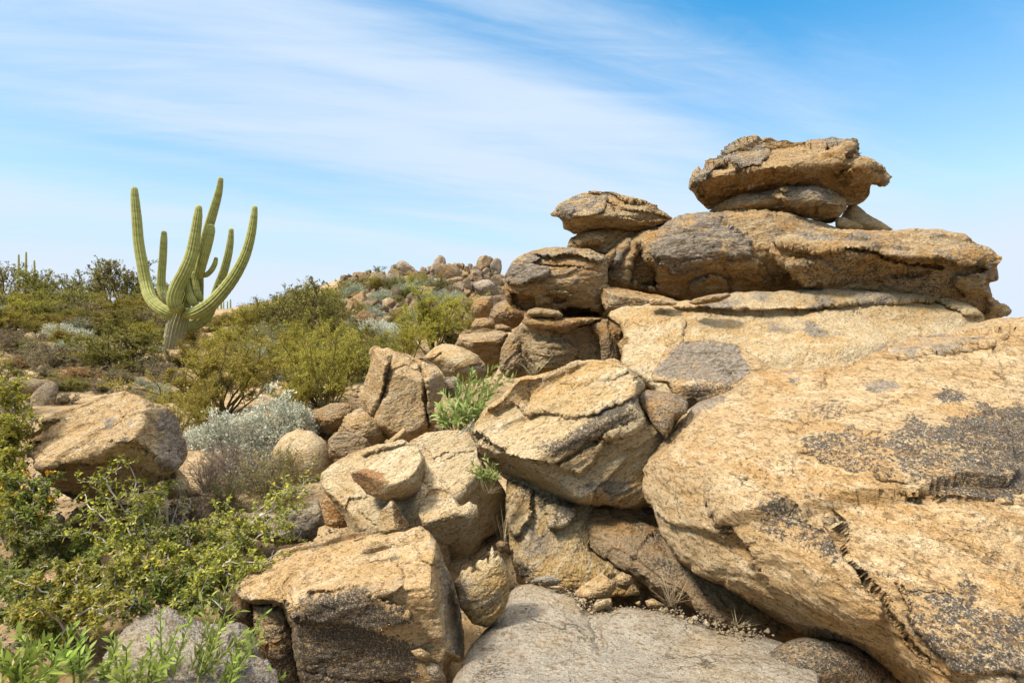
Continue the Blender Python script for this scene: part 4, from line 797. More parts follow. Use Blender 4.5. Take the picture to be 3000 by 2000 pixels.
rock('boulder', 'low grey boulder carrying the great balanced slab',
     tp('B',(340,855),(420,790),(530,720),(640,670),(760,640),(840,650),(930,630),(1000,610),(1080,570),(1130,560),(1230,575),(1440,570),(1600,610),(1700,670),(1770,730),(1775,810),(1740,880),(1660,960),(1590,985),(1400,930),(1200,890),(900,880),(600,900),(440,885)),
     6.95, .55, 'stack', Tb=.7, p=.42, amp=.6, ledge=1.35, k=.05, facets=[tp('B',(700,780,.45),(1600,800,.45),(1400,990,.08))],
     plates=[(tp('B',(560,850),(700,830),(930,815),(1100,790),(1100,740),(1000,700),(1040,600),(1200,570),(1700,640),(1800,800),(1300,820),(1100,830),(900,830),(640,890)), .05, 5), (tp('B',(1040,600),(1100,560),(1200,610),(1180,650),(1100,640)), .07, 4)],
     grey=[(tp('B',(400,820),(700,650),(1000,620),(1000,700),(800,720),(600,760)), .22, 10), (tp('B',(1080,700),(1200,580),(1500,590),(1700,690),(1600,800),(1300,820)), .34, 12)], rust=[(tp('B',(1100,830),(1500,860),(1600,980),(1300,920)), .3, 12)])
rock('balanced_boulder', 'great overhanging balanced slab on the summit with ragged left end and beaked right end',
     tp('T',(905,300),(910,260),(925,225),(950,200),(958,212),(965,222),(985,185),(1000,178),(1060,155),(1065,140),(1100,128),(1155,102),(1165,90),(1185,82),(1215,86),(1218,96),(1230,80),(1262,79),(1292,96),(1312,86),(1350,98),(1450,95),(1480,85),(1560,88),(1600,84),
        (1625,95),(1642,130),(1640,155),(1690,165),(1730,190),(1755,215),(1768,238),(1790,246),(1772,258),(1758,285),(1692,280),(1690,320),(1670,345),(1640,367),(1570,375),(1500,360),(1480,320),(1350,300),(1280,310),(1250,320),(1120,340),(1040,370),(995,392),(962,362),(945,345),(925,312)),
     7.05, .8, 'stack', Tb=.8, p=.42, amp=.8, ledge=1.35, k=.06, fol=6, edge=.8,
     facets=[tp('B',(400,480,.70),(1800,400,.68),(1200,660,.16)), tp('B',(300,360,.05),(1700,110,.05),(1100,350,.72))],
     plates=[(tp('B',(120,640),(180,480),(300,300),(480,200),(620,150),(780,80),(900,150),(970,220),(950,300),(900,370),(780,385),(640,435),(570,355),(450,385),(335,470),(335,525),(290,565),(200,580)), .11, 5),
             (tp('B',(1540,160),(1700,60),(1930,160),(1900,250),(1700,205),(1560,200)), .10, 5), (tp('B',(1640,470),(1840,420),(1900,270),(2150,330),(2300,480),(2050,405),(1900,420),(1840,470)), .14, 6),
             (tp('B',(1000,400),(1080,350),(1150,345),(1260,410),(1230,480),(1130,450),(1040,440)), .06, 5), (tp('B',(480,600),(620,590),(900,540),(1000,560),(700,640),(500,640)), .06, 6), (tp('B',(260,560),(330,620),(300,740),(200,640)), -.06, 6)],
     grey=[(tp('B',(120,640),(180,480),(300,300),(480,200),(620,150),(780,80),(900,150),(970,220),(950,300),(900,370),(780,385),(640,435),(570,355),(450,385),(335,470),(335,525),(290,565),(200,580)), .42, 7), (tp('B',(1540,180),(1700,60),(1930,160),(1900,230),(1700,205)), .4, 8)],
     stain=[(tp('B',(1000,260),(1280,260),(1250,310),(1000,300)), .25, 12), (tp('B',(1640,470),(1840,420),(1850,520),(1700,560)), .25, 14)],
     rust=[(tp('B',(800,440),(1000,380),(1700,330),(2200,480),(2050,600),(1500,580),(1000,560),(500,640),(380,560)), .22, 20)], cracks=[(tp('B',(1010,380),(1020,480),(1060,520)), 2.5, .05), (tp('B',(1230,400),(1240,480)), 2.5, .05), (tp('B',(490,600),(500,700)), 2.5, .05)], base=(0,-.03,.06))
rock('rock_block', 'smooth tan leaning block at the right foot of the balanced slab',
     tp('B',(1700,960),(1740,880),(1800,790),(1850,770),(1900,790),(2000,880),(2150,960),(2270,1040),(2200,1070),(1900,1070)), 7.35, .3, 'tan', Tb=.4, cat='rock', amp=.35, ledge=.3)
rock('rock_block', 'little cream broken chip lying in front of the smooth tan leaning block',
     tp('B',(1660,930),(1740,905),(1800,935),(1880,960),(1950,1000),(1950,1040),(1670,1045)), 6.75, .12, 'pale', cat='rock')
rock('bedrock', 'shadowed bedrock core showing in the gaps behind the stacked boulders',
     tp('U',(1530,900),(1650,800),(1800,720),(2000,690),(2600,690),(2850,760),(2920,920),(3000,1050),(3000,1300),(2000,1350),(1700,1300),(1560,1100)), 7.5, .3, 'brown', Tb=2.0, cat='bedrock', amp=1.0)
rock('rock_slab', 'dark thin slab lying on the upper left end of the long cream ledge', tp('T',(905,790),(930,772),(1000,755),(1080,746),(1092,760),(1040,785),(940,800)), 5.15, .12, 'dark', cat='rock slab')
rock('rock_block', 'small pale block standing on the ledge beside the angular brown block', tp('T',(735,775),(752,768),(860,788),(850,800),(770,802),(740,800)), 5.35, .10, 'tan', cat='rock')
rock('rock_slab', 'small grey flake on the left shoulder of the big middle boulder', tp('T',(712,488),(740,468),(778,462),(770,475),(735,490)), 6.55, .08, 'grey', cat='rock slab')
rock('rock_block', 'golden chunk at the lower right end of the long layered boulder', tp('T',(2195,810),(2215,785),(2250,800),(2290,842),(2240,850),(2190,845)), 6.2, .14, 'tan', cat='rock')
rock('rock_block', 'golden block filling the joint between the left boulder and the middle boulder of the stack', tp('T',(540,590),(575,560),(600,545),(590,600),(560,640),(545,640)), 6.35, .12, 'stack', cat='rock')
rock('rock_block', 'orange brown block under the left end of the long cream ledge', tp('C1',(1900,720),(1960,660),(2100,760),(2220,800),(2180,860),(2120,960),(2000,900),(1950,850)), 5.0, .14, 'stack', cat='rock')
# -- loose chips
def chip(outline, Y, T, mat, label, name='rock_chip', **k):
    return rock(name, label, outline, Y, T, mat, Tb=T * .6, cat='rock chip', amp=.7, **k)
chip(tp('F',(1240,385),(1270,330),(1350,262),(1440,265),(1535,310),(1530,325),(1350,378)), 2.34, .03, 'tan', 'triangular brown flake lying on top of the foreground boulder', base=(0,.15,0))
chip(tp('F',(1170,265),(1190,245),(1262,222),(1265,240),(1200,268)), 2.42, .02, 'tan', 'tiny sliver of stone on top of the foreground boulder')
chip(tp('C2',(1605,945),(1650,900),(1760,830),(1800,815),(1860,855),(1895,865),(1890,920),(1840,990),(1700,1003),(1625,980)), 2.80, .12, 'tan', 'small pyramid shaped brown stone at the back edge of the grey slab',
     facets=[tp('C2',(1610,940,.02),(1800,815,.03),(1840,880,.10)), tp('C2',(1640,990,.09),(1890,870,.10),(1840,995,.08))], rust=[(tp('C2',(1700,960),(1890,870),(1840,990)), .3, 8)])
chip(tp('C2',(1733,1035),(1760,992),(1860,983),(1868,1030),(1800,1062),(1745,1062)), 2.62, .04, 'pale', 'small cream flake in front of the pyramid shaped stone')
chip(tp('C2',(1298,875),(1360,832),(1430,826),(1470,840),(1525,862),(1480,890),(1420,905),(1380,880)), 2.88, .07, 'grey', 'thin grey plates of stone at the left back of the grey slab')
chip(tp('C2',(1890,900),(1880,840),(1930,800),(2000,830),(2010,880),(1960,930)), 2.95, .08, 'tan', 'rounded tan stone right of the pyramid shaped one')
chip(tp('C2',(1430,905),(1500,895),(1545,915),(1480,925)), 2.78, .03, 'pale', 'narrow cream chip between the grey slab and the stone plates')
chip(tp('C2',(2090,1000),(2150,985),(2220,1030),(2200,1060),(2110,1050)), 2.72, .05, 'tan', 'small tan chip near the dry grass tuft')
chip(tp('C2',(2030,1010),(2060,1000),(2060,1035),(2035,1035)), 2.70, .03, 'pale', 'tiny white chip left of the dry grass tuft')
chip(tp('F',(1700,1270),(1800,1245),(1890,1300),(1850,1370),(1760,1340)), 2.10, .05, 'tan', 'tan knob of stone stuck low on the foreground boulder front')
chip(tp('F',(1820,1420),(1890,1375),(1960,1400),(2020,1500),(2020,1580),(1900,1560)), 2.12, .06, 'grey', 'grey stone wedged at the lower right of the foreground boulder')
chip(tp('C2',(990,690),(1010,660),(1080,655),(1110,690),(1060,720),(1000,715)), 3.1, .08, 'tan', 'small rounded stone behind the jagged shard')
chip(tp('C2',(1060,610),(1090,585),(1150,600),(1150,660),(1090,680)), 3.3, .08, 'dark', 'dark little stone in the gap behind the jagged shard')
# ------------------------------------------------------------------ plants
class MB:
    """collects tubes and leaves as quads"""
    def __init__(s): s.V = []; s.F = []; s.n = 0
    def tube(s, pts, r0, r1, k=3):
        pts = np.asarray(pts, float); n = len(pts)
        t = np.gradient(pts, axis=0); t /= np.linalg.norm(t, axis=1)[:, None] + 1e-9
        ref = np.array([.3, .9, .2]); a = np.cross(t, ref); a /= np.linalg.norm(a, axis=1)[:, None] + 1e-9; b = np.cross(t, a)
        r = np.linspace(r0, r1, n)[:, None]
        ang = np.arange(k) * 2 * math.pi / k
        ring = pts[:, None] + r[:, None] * (a[:, None] * np.cos(ang)[None, :, None] + b[:, None] * np.sin(ang)[None, :, None])
        s.V.append(ring.reshape(-1, 3)); I = np.arange(n * k).reshape(n, k) + s.n
        J = np.roll(I, -1, 1); s.F.append(np.stack([I[:-1], J[:-1], J[1:], I[1:]], -1).reshape(-1, 4)); s.n += n * k
    def leaves(s, P, D, Nn, L, W, curl=0.0):
        """diamond leaves: base P, direction D, normal N (arrays), length L, width W arrays"""
        P, D, Nn = (np.asarray(x, float) for x in (P, D, Nn)); m = len(P)
        if m == 0: return
        D = D / (np.linalg.norm(D, axis=1)[:, None] + 1e-9)
        S = np.cross(D, Nn); S /= np.linalg.norm(S, axis=1)[:, None] + 1e-9; Nn = np.cross(S, D)
        L = np.broadcast_to(L, m)[:, None]; W = np.broadcast_to(W, m)[:, None]
        v = np.stack([P, P + D * L * .45 + S * W * .5 - Nn * curl * L * .0, P + D * L - Nn * L * curl, P + D * L * .45 - S * W * .5], 1)
        s.V.append(v.reshape(-1, 3)); s.F.append(np.arange(4 * m).reshape(m, 4) + s.n); s.n += 4 * m
    def lances(s, P, D, Nn, L, W, curl=.25):
        """long leaves: three quads with a fold-free taper and a curl"""
        P, D, Nn = (np.asarray(x, float) for x in (P, D, Nn)); m = len(P)
        if m == 0: return
        D = D / (np.linalg.norm(D, axis=1)[:, None] + 1e-9)
        S = np.cross(D, Nn); S /= np.linalg.norm(S, axis=1)[:, None] + 1e-9; Nn = np.cross(S, D)
        L = np.broadcast_to(L, m)[:, None]; W = np.broadcast_to(W, m)[:, None]; C = np.broadcast_to(curl, m)[:, None]
        rows = []
        for t, w in ((0, .12), (.3, .9), (.62, .8), (1, .06)):
            c = P + D * L * (t - .10 * C * t * t) - Nn * L * C * t * t * .55
            rows += [c + S * W * .5 * w, c - S * W * .5 * w]
        v = np.stack(rows, 1); s.V.append(v.reshape(-1, 3)); b = (np.arange(m) * 8)[:, None, None] + s.n
        q = np.array([[0, 1, 3, 2], [2, 3, 5, 4], [4, 5, 7, 6]])[None]; s.F.append((b + q).reshape(-1, 4)); s.n += 8 * m
    def mesh(s, name, mat, smooth=False):
        return np_mesh(name, np.concatenate(s.V), np.concatenate(s.F), mat, smooth)
def rvec(rs, n):
    v = rs.normal(size=(n, 3)); return v / np.linalg.norm(v, axis=1)[:, None]
def wander(rs, p, d, L, n, jit, up=0.0):
    pts = [np.array(p, float)]; d = np.array(d, float); d /= np.linalg.norm(d)
    for i in range(n):
        d = d + rs.normal(size=3) * jit + np.array([0, 0, up]); d /= np.linalg.norm(d); pts.append(pts[-1] + d * L / n)
    return np.array(pts), d
def shrub(seed, H=1.0, spread=.9, stems=12, subs=6, twigs=5, lpt=8, leaf=(.045, .02), lean=.5, jit=.18, r=.014, up=.05, leafmode='leaves', bare=.25, tuft=0.0):
    """multi-stemmed shrub about H tall: returns (branch builder, leaf builder)"""
    rs = np.random.RandomState(seed); br = MB(); lf = MB(); LP = []; LD = []
    for i in range(stems):
        a = rs.uniform(0, 2 * math.pi); tl = abs(rs.normal(0, lean)) + .08
        d = np.array([math.cos(a) * tl * spread, math.sin(a) * tl * spread, 1.0])
        L = H * rs.uniform(.65, 1.08) * (1 - .15 * min(tl, 1))
        p0 = np.array([math.cos(a), math.sin(a), 0]) * H * .05 * rs.rand() - np.array([0, 0, .05 * H])
        pts, de = wander(rs, p0, d, L, 6, jit, up); br.tube(pts, r * H, r * H * .3, 4)
        for j in range(subs):
            t = rs.uniform(bare, 1.0); k = t * 6; k0 = min(int(k), 5); q = pts[k0] + (pts[k0 + 1] - pts[k0]) * (k - k0)
            dd = (pts[k0 + 1] - pts[k0]); dd /= np.linalg.norm(dd); dd = dd * .8 + rvec(rs, 1)[0] * .75
            l2 = L * rs.uniform(.22, .42) * (1.15 - .5 * t); p2, d2 = wander(rs, q, dd, l2, 4, jit * 1.2, up); br.tube(p2, r * H * .35, r * H * .14, 3)
            for m in range(twigs):
                t2 = rs.uniform(.2, 1.0); kk = t2 * 4; k1 = min(int(kk), 3); q2 = p2[k1] + (p2[k1 + 1] - p2[k1]) * (kk - k1)
                d3 = (p2[k1 + 1] - p2[k1]); d3 /= np.linalg.norm(d3) + 1e-9; d3 = d3 * .8 + rvec(rs, 1)[0] * .8; d3[2] += .15
                l3 = l2 * rs.uniform(.3, .6); p3, d4 = wander(rs, q2, d3, l3, 2, jit, up); br.tube(p3, r * H * .13, r * H * .06, 3)
                n = rs.poisson(lpt); tt = rs.rand(n) if tuft <= 0 else 1 - rs.rand(n) ** 2 * (1 - tuft)
                s0 = p3[0] + (p3[2] - p3[0]) * tt[:, None]; LP.append(s0 + rs.normal(size=(n, 3)) * l3 * .05)
                LD.append(rvec(rs, n) * .9 + d4 * .7 + np.array([0, 0, .25]))
    if LP:
        P = np.concatenate(LP); D = np.concatenate(LD); n = len(P); Nn = rvec(rs, n) * .8 + np.array([0, 0, 1.0])
        getattr(lf, leafmode)(P, D, Nn, leaf[0] * H * rs.uniform(.6, 1.3, n), leaf[1] * H * rs.uniform(.7, 1.2, n))
    return br, lf
def dome(seed, H=.5, W=.6, nb=70, per=26, leaf=(.07, .035), stems=22):
    """rounded half shrub: clumps of leaves over a dome with stems below"""
    rs = np.random.RandomState(seed); br = MB(); lf = MB(); LP = []; LD = []
    for i in range(nb):
        a = rs.uniform(0, 2 * math.pi); e = math.asin(rs.uniform(.05, 1)); lum = 1 + .5 * perlin(np.array([[math.cos(a) * 1.7, math.sin(a) * 1.7, e * 2 + seed]]))[0]
        c = np.array([math.cos(a) * math.cos(e) * W, math.sin(a) * math.cos(e) * W, math.sin(e) * H]) * rs.uniform(.72, 1.0) * lum
        n = rs.poisson(per); sp = .10 * W
        out = c / np.linalg.norm(c)
        LP.append(c + rs.normal(size=(n, 3)) * sp); LD.append(out * .8 + rvec(rs, n) * .9 + np.array([0, 0, .3]))
        if i < stems * 2:
            pts, _ = wander(rs, rs.normal(size=3) * .03 * W - np.array([0, 0, .04]), c, np.linalg.norm(c), 4, .12); br.tube(pts, .012 * H, .005 * H, 3)
    P = np.concatenate(LP); D = np.concatenate(LD); n = len(P); Nn = rvec(rs, n) * .7 + np.array([0, 0, 1.0])
    lf.leaves(P, D, Nn, leaf[0] * W * rs.uniform(.6, 1.3, n), leaf[1] * W * rs.uniform(.7, 1.2, n)); return br, lf
def proto(kind, seeds, gen, leafmat, barkmat, leafname='foliage'):
    out = []
    for s in seeds:
        br, lf = gen(s); mb = br.mesh(kind + '_branches', BM[barkmat]) if br.n else None
        ml = lf.mesh(kind + '_leaves', LM[leafmat]) if lf.n else None
        out.append((mb, ml, leafname))
    return out
PROTO = dict(
    palo=proto('palo', (1, 2, 3), lambda s: shrub(s, 1, .95, 14, 9, 7, 24, (.022, .0095), .55, .16, .014, .06), 'palo', 'olive'),
    creo=proto('creosote', (11, 12, 13), lambda s: shrub(s, 1, 1.0, 20, 9, 6, 24, (.024, .012), .55, .16, .010, .05, bare=.12), 'creo', 'brown'),
    olive=proto('scrub', (21, 22, 23), lambda s: shrub(s, 1, 1.15, 20, 9, 6, 22, (.028, .013), .65, .2, .010, .02, bare=.08), 'olive', 'brown'),
    gold=proto('yellowing', (31, 32), lambda s: shrub(s, 1, 1.1, 18, 9, 6, 22, (.024, .011), .6, .18, .011, .04, bare=.1), 'gold', 'olive'),
    silver=proto('brittlebush', (41, 42, 43), lambda s: dome(s, .72, .75, 130, 60, (.085, .042)), 'silver', 'dead'),
    sage=proto('bursage', (51, 52, 53), lambda s: dome(s, .70, .70, 130, 60, (.068, .036)), 'sage', 'dead'),
    rust=proto('rusty', (61, 62), lambda s: shrub(s, 1, 1.3, 20, 8, 5, 8, (.05, .022), .8, .22, .009, 0, bare=.05), 'rust', 'dead'),
    dry=proto('dry', (71, 72, 73), lambda s: shrub(s, 1, 1.2, 26, 9, 6, 7, (.045, .018), .75, .22, .009, .0, bare=.03), 'dry', 'dead'),
    tree=proto('mesquite', (81, 82, 83), lambda s: shrub(s, 1, .9, 7, 9, 7, 9, (.038, .018), .55, .22, .022, .06, bare=.35, tuft=.3), 'creo', 'brown'),
)
COUNT = {}
def plant(kind, name, cat, label, u, v, h_px, Y=None, group=None, variant=None, wide=1.0, parts=('branches', 'foliage'), leafmat=None):
    """a plant whose foot stands at pixel (u, v) and which is h_px tall in the photograph"""
    P = at(u, Y) if Y is not None else ground_hit(u, v)
    if P is None: P = at(u, 24.0)
    COUNT[kind] = COUNT.get(kind, 0) + 1
    mb, ml, ln = PROTO[kind][(COUNT[kind] if variant is None else variant) % len(PROTO[kind])]
    H = h_px / FPX * P.y; wide = wide * (1.0 if kind in ('silver', 'sage') else 1.4)
    rs = random.Random(int(u * 7 + v * 13))
    e = empty(name, P, rs.uniform(0, 6.28)); e.scale = (H * wide, H * wide * rs.uniform(.85, 1.15), H)
    tag(e, label, cat, group)
    if mb: mobj(parts[0], mb, e)
    if ml: mobj(parts[1], ml, e)
    return e
# ------------------------------------------------------------------ saguaro cactus
def saguaro_mat():
    m = bpy.data.materials.new('saguaro_skin'); m.use_nodes = True; nt = m.node_tree; nt.nodes.clear()
    at_ = N(nt, 'ShaderNodeAttribute', attribute_name='marks'); sp = N(nt, 'ShaderNodeSeparateColor'); LK(nt, at_.outputs['Color'], sp.inputs[0])
    tc = N(nt, 'ShaderNodeTexCoord'); n = NOISE(nt, tc.outputs['Object'], 5, 5, .6); n2 = NOISE(nt, tc.outputs['Object'], 30, 3, .6)
    c = MIX(nt, SMOOTH(nt, n, .35, .65), (.235, .245, .055), (.30, .30, .075))
    c = MIX(nt, MATH(nt, 'MULTIPLY', sp.outputs[1], .75), c, (.14, .145, .04))          # seasonal growth bands
    c = MIX(nt, MATH(nt, 'MULTIPLY', sp.outputs[0], .55), c, (.42, .40, .20))          # pale spine rows on the rib crests
    k = MATH(nt, 'ADD', sp.outputs[2], MATH(nt, 'MULTIPLY', MATH(nt, 'SUBTRACT', n, .5), .9))
    c = MIX(nt, SMOOTH(nt, k, .35, .75), c, MIX(nt, SMOOTH(nt, n2, .35, .65), (.34, .30, .17), (.20, .18, .10)))   # corky old bark
    p = N(nt, 'ShaderNodeBsdfPrincipled'); p.inputs['Roughness'].default_value = .6; p.inputs['Specular IOR Level'].default_value = .3
    LK(nt, c, p.inputs['Base Color']); o = N(nt, 'ShaderNodeOutputMaterial'); LK(nt, p.outputs[0], o.inputs[0]); return m
SAG = saguaro_mat()
def catmull(P, n):
    P = np.asarray(P, float); Q = np.concatenate([[2 * P[0] - P[1]], P, [2 * P[-1] - P[-2]]]); out = []
    for i in range(1, len(Q) - 2):
        for t in np.linspace(0, 1, n, endpoint=False):
            a, b, c, d = Q[i - 1:i + 3]
            out.append(.5 * (2 * b + (c - a) * t + (2 * a - 5 * b + 4 * c - d) * t * t + (-a + 3 * b - 3 * c + d) * t ** 3))
    out.append(Q[-2]); return np.array(out)
def ribbed(name, pts4, ribs=13, seed=0, cork=0.0, corky=None, cap=True, n=14):
    """pts4: (x, y, z, radius) in metres along the stem"""
    C = catmull(pts4, n); P = C[:, :3]; r = np.maximum(C[:, 3], .004)
    s = np.concatenate([[0], np.cumsum(np.linalg.norm(np.diff(P, axis=0), axis=1))]); tot = s[-1]
    if cap:      # rounded tip
        rt = r[-1]; keep = s < tot - rt * .9
        P2 = [P[keep]]; r2 = [r[keep]]; s2 = [s[keep]]
        for a in np.linspace(0.15, 1, 8) * math.pi / 2:
            ss = tot - rt * .9 + rt * .9 * math.sin(a); i = np.searchsorted(s, ss) - 1; i = min(max(i, 0), len(s) - 2); t = (ss - s[i]) / (s[i + 1] - s[i] + 1e-9)
            P2.append((P[i] + (P[i + 1] - P[i]) * t)[None]); r2.append([max(rt * math.cos(a), .002)]); s2.append([ss])
        P = np.concatenate(P2); r = np.concatenate(r2); s = np.concatenate(s2)
    rs = np.random.RandomState(seed)
    band = np.zeros(len(s)); x = rs.uniform(.1, .25)
    while x < tot:
        w = rs.uniform(.02, .035); band = np.maximum(band, rs.uniform(.35, 1) * np.exp(-((s - x) / w) ** 2)); x += rs.uniform(.10, .24)
    T = np.gradient(P, axis=0); T /= np.linalg.norm(T, axis=1)[:, None] + 1e-9
    a = np.cross(T[0], [0, 1, 0.1]); a /= np.linalg.norm(a); A = [a]
    for t in T[1:]:
        a = A[-1] - t * np.dot(A[-1], t); a /= np.linalg.norm(a); A.append(a)
    A = np.array(A); Bv = np.cross(T, A); K = ribs * 4; ang = np.arange(K) * 2 * math.pi / K
    rib = np.cos(ang * ribs); prof = 1 + .12 * (np.abs(rib) ** .8 * np.sign(rib))
    rad = r[:, None] * (1 - .045 * band[:, None]) * prof[None]
    V = P[:, None] + rad[..., None] * (A[:, None] * np.cos(ang)[None, :, None] + Bv[:, None] * np.sin(ang)[None, :, None])
    I = np.arange(V.shape[0] * K).reshape(-1, K); J = np.roll(I, -1, 1); F = np.stack([I[:-1], J[:-1], J[1:], I[1:]], -1).reshape(-1, 4)
    mk = np.zeros(V.shape); mk[..., 0] = (rib > .75)[None] * 1.0; mk[..., 1] = band[:, None]
    f = s / tot; mk[..., 2] = (cork if corky is None else np.interp(f, *corky))[:, None] if corky is not None else cork
    return np_mesh(name, V.reshape(-1, 3), F, SAG, True, mk.reshape(-1, 3))
SY = 13.4
def sag(*pts):
    out = []
    for p in pts:
        x, y, r = p[:3]; dy = p[3] if len(p) > 3 else 0.0
        u, v = x * .42517, 480 + y * .42517; Yd = SY + dy
        out.append(((u - 1500) / FPX * Yd, Yd, EYE - (v - 1000) / FPX * Yd, r * .385 / FPX * SY))
    return np.array(out)
def build_saguaro():
    base = sag((1170, 1400, 60))[0, :3]; e = empty('saguaro_cactus', base)
    tag(e, 'tall many armed green saguaro cactus with a ribbed tan trunk', 'cactus')
    def part(nm, pts, seed, **k):
        q = sag(*pts); q[:, :3] -= base; mobj(nm, ribbed(nm, q, seed=seed, **k), e)
    part('trunk', [(1158,1440,52),(1180,1300,58),(1215,1130,66),(1245,1030,58),(1270,950,44),(1310,830,36),(1350,730,34),(1395,590,33),(1440,430,31),(1490,260,27),(1512,170,22),(1522,92,16)], 1, ribs=18, corky=([0,.22,.32,.45,1],[.85,.70,.48,.05,-.5]))
    G = [-.3]
    part('arm', [(1195,1040,30,-.1),(1150,1022,38,-.15),(1090,985,40,-.15),(1035,920,39,-.1),(1005,820,37),(980,690,35),(955,540,33),(942,380,31),(930,240,26),(926,158,18)], 2)
    part('arm', [(1190,960,26,.25),(1150,930,32,.35),(1115,870,31,.4),(1112,780,27,.4),(1122,650,25,.4),(1128,540,23,.4),(1131,460,17,.4)], 3, corky=([0,.25,.4,1],[.6,.45,0,-.5]))
    part('arm', [(1250,1000,28,-.2),(1215,990,42,-.38),(1198,930,44,-.45),(1225,840,43,-.45),(1275,740,41,-.45),(1318,630,38,-.42),(1345,490,33,-.4),(1362,370,28,-.4),(1372,284,18,-.4)], 4)
    part('arm', [(1355,965,22,-.1),(1330,950,28,-.2),(1300,880,28,-.2),(1282,800,24,-.2),(1268,680,13,-.2)], 5)
    part('arm', [(1385,940,20,-.05),(1362,900,25,-.12),(1345,830,24,-.12),(1330,740,20,-.12)], 6)
    part('arm', [(1385,950,16,.3),(1378,850,24,.2),(1372,770,30,-.05),(1392,680,32,-.15),(1425,570,31,-.18),(1450,470,28,-.18),(1458,415,19,-.18)], 7)
    part('arm', [(1385,770,12),(1420,765,17),(1455,735,17),(1480,690,16),(1491,642,12)], 8)
    part('arm', [(1470,930,24,.35),(1500,850,28,.4),(1540,750,28,.4),(1572,630,26,.4),(1588,530,22,.4),(1594,442,15,.4)], 9)
    part('arm', [(1285,1030,34,-.12),(1340,1028,43,-.28),(1410,995,45,-.32),(1480,940,44,-.32),(1560,850,41,-.3),(1630,750,37,-.3),(1690,630,33,-.3),(1728,500,29,-.3),(1748,380,24,-.3),(1757,288,16,-.3)], 10)
    part('arm', [(1270,1130,26,.15),(1330,1110,44,.35),(1390,1070,46,.45),(1440,1010,40,.5),(1475,930,26,.5),(1490,840,14,.5)], 11)
    part('arm', [(1370,680,13,.2),(1390,620,14,.2),(1400,550,14,.2),(1405,492,10,.2)], 12)
    part('arm', [(1500,850,14,.1),(1503,838,12,.05),(1505,828,9,.05)], 13, n=4)
    return e
build_saguaro()
def far_saguaro(label, x, ytop, ybot, rpx, Yd, group=None, lean=0, cork=.0):
    u = x * .42517; v0 = 480 + ybot * .42517; v1 = 480 + ytop * .42517; k = Yd / FPX
    P = at(u, Yd); top = EYE - (v1 - 1000) * k - P.z; r = rpx * .42517 * k
    e = empty('distant_saguaro', P); tag(e, label, 'cactus', group)
    pts = np.array([(0, 0, -.3, r * .85), (lean * .3 * r, 0, top * .4, r), (lean * .7 * r, 0, top * .8, r), (lean * r, 0, top, r * .7)])
    mobj('trunk', ribbed('distant_trunk', pts, ribs=12, seed=int(x), cork=cork, n=8), e); return e
far_saguaro('slender brown topped saguaro on the left skyline, tallest of three', 180, 605, 840, 6.5, 26, cork=.35)
far_saguaro('slender dark saguaro at the far left skyline behind bushes', 129, 622, 840, 6.5, 26, cork=.35)
far_saguaro('shorter tapering saguaro on the left skyline, standing apart', 249, 663, 840, 6.5, 26, lean=-2, cork=.3)
for x, y0, r, g in ((1493, 955, 13, 0), (1524, 930, 7, 0), (1541, 945, 4.5, 0), (1567, 945, 5, 0), (1588, 932, 6, 0), (1640, 1005, 3.5, 0), (1692, 990, 3.5, 0)):
    far_saguaro('small far saguaro on the low ridge just right of the big cactus', x, y0, 1060, r, 34, 'far saguaros right of the big cactus')

# ------------------------------------------------------------------ rocky hill of heaped boulders
def rock3(seed, sub=4, sharp=10):
    import bmesh
    rs = np.random.RandomState(seed); bm = bmesh.new(); bmesh.ops.create_icosphere(bm, subdivisions=sub, radius=1.0)
    V = np.array([v.co[:] for v in bm.verts]); F = np.array([[v.index for v in f.verts] for f in bm.faces]); bm.free()
    sc = rs.uniform(.7, 1.1, 3); N_ = rvec(rs, sharp); dd = rs.uniform(.38, .75, sharp)
    r = np.full(len(V), 1.0)
    for nn, d in zip(N_, dd):
        c = V @ nn; r = np.minimum(r, np.where(c > .05, d / np.maximum(c, .05), 9))
    V = V * r[:, None] * sc
    V = V * (1 + .04 * fbm(V * 1.3, 4, .5, seed) + .05 * chips(V * .5, 14, seed + 3) + .025 * fbm(V * 4, 3, .6, seed + 2))[:, None]
    mk = np.zeros(V.shape); mk[:, 0] = .16 * (fbm(V * .9, 3, .5, seed + 8) > .25); mk[:, 1] = .22 * sstep(fbm(V * 1.1, 3, .5, seed + 9), .0, .35); mk[:, 2] = .15 * sstep(fbm(V * 1.1, 3, .5, seed + 5), .1, .5)
    return V, F, mk
HILLP = []
for i in range(12):
    V, F, mk = rock3(100 + i); HILLP.append(np_mesh('heap_rock', V, F, RM['hill'], True, mk))
STONEP = []
for i in range(6):
    V, F, mk = rock3(200 + i, 3); STONEP.append(np_mesh('stone', V, F, RM['stone'], True, mk * .6))
def heap_rock(P, size, rs, name='heap_boulder', label=None, cat='boulder', group=None, protos=HILLP, sink=.25):
    o = mobj(name, protos[rs.randint(len(protos))]); o.location = P + Vector((0, 0, size * (.45 - sink)))
    o.rotation_euler = rs.uniform(0, 6.28, 3); s = size * .62; o.scale = (s * rs.uniform(.8, 1.3), s * rs.uniform(.8, 1.2), s * rs.uniform(.7, 1.05))
    tag(o, label, cat, group); return o
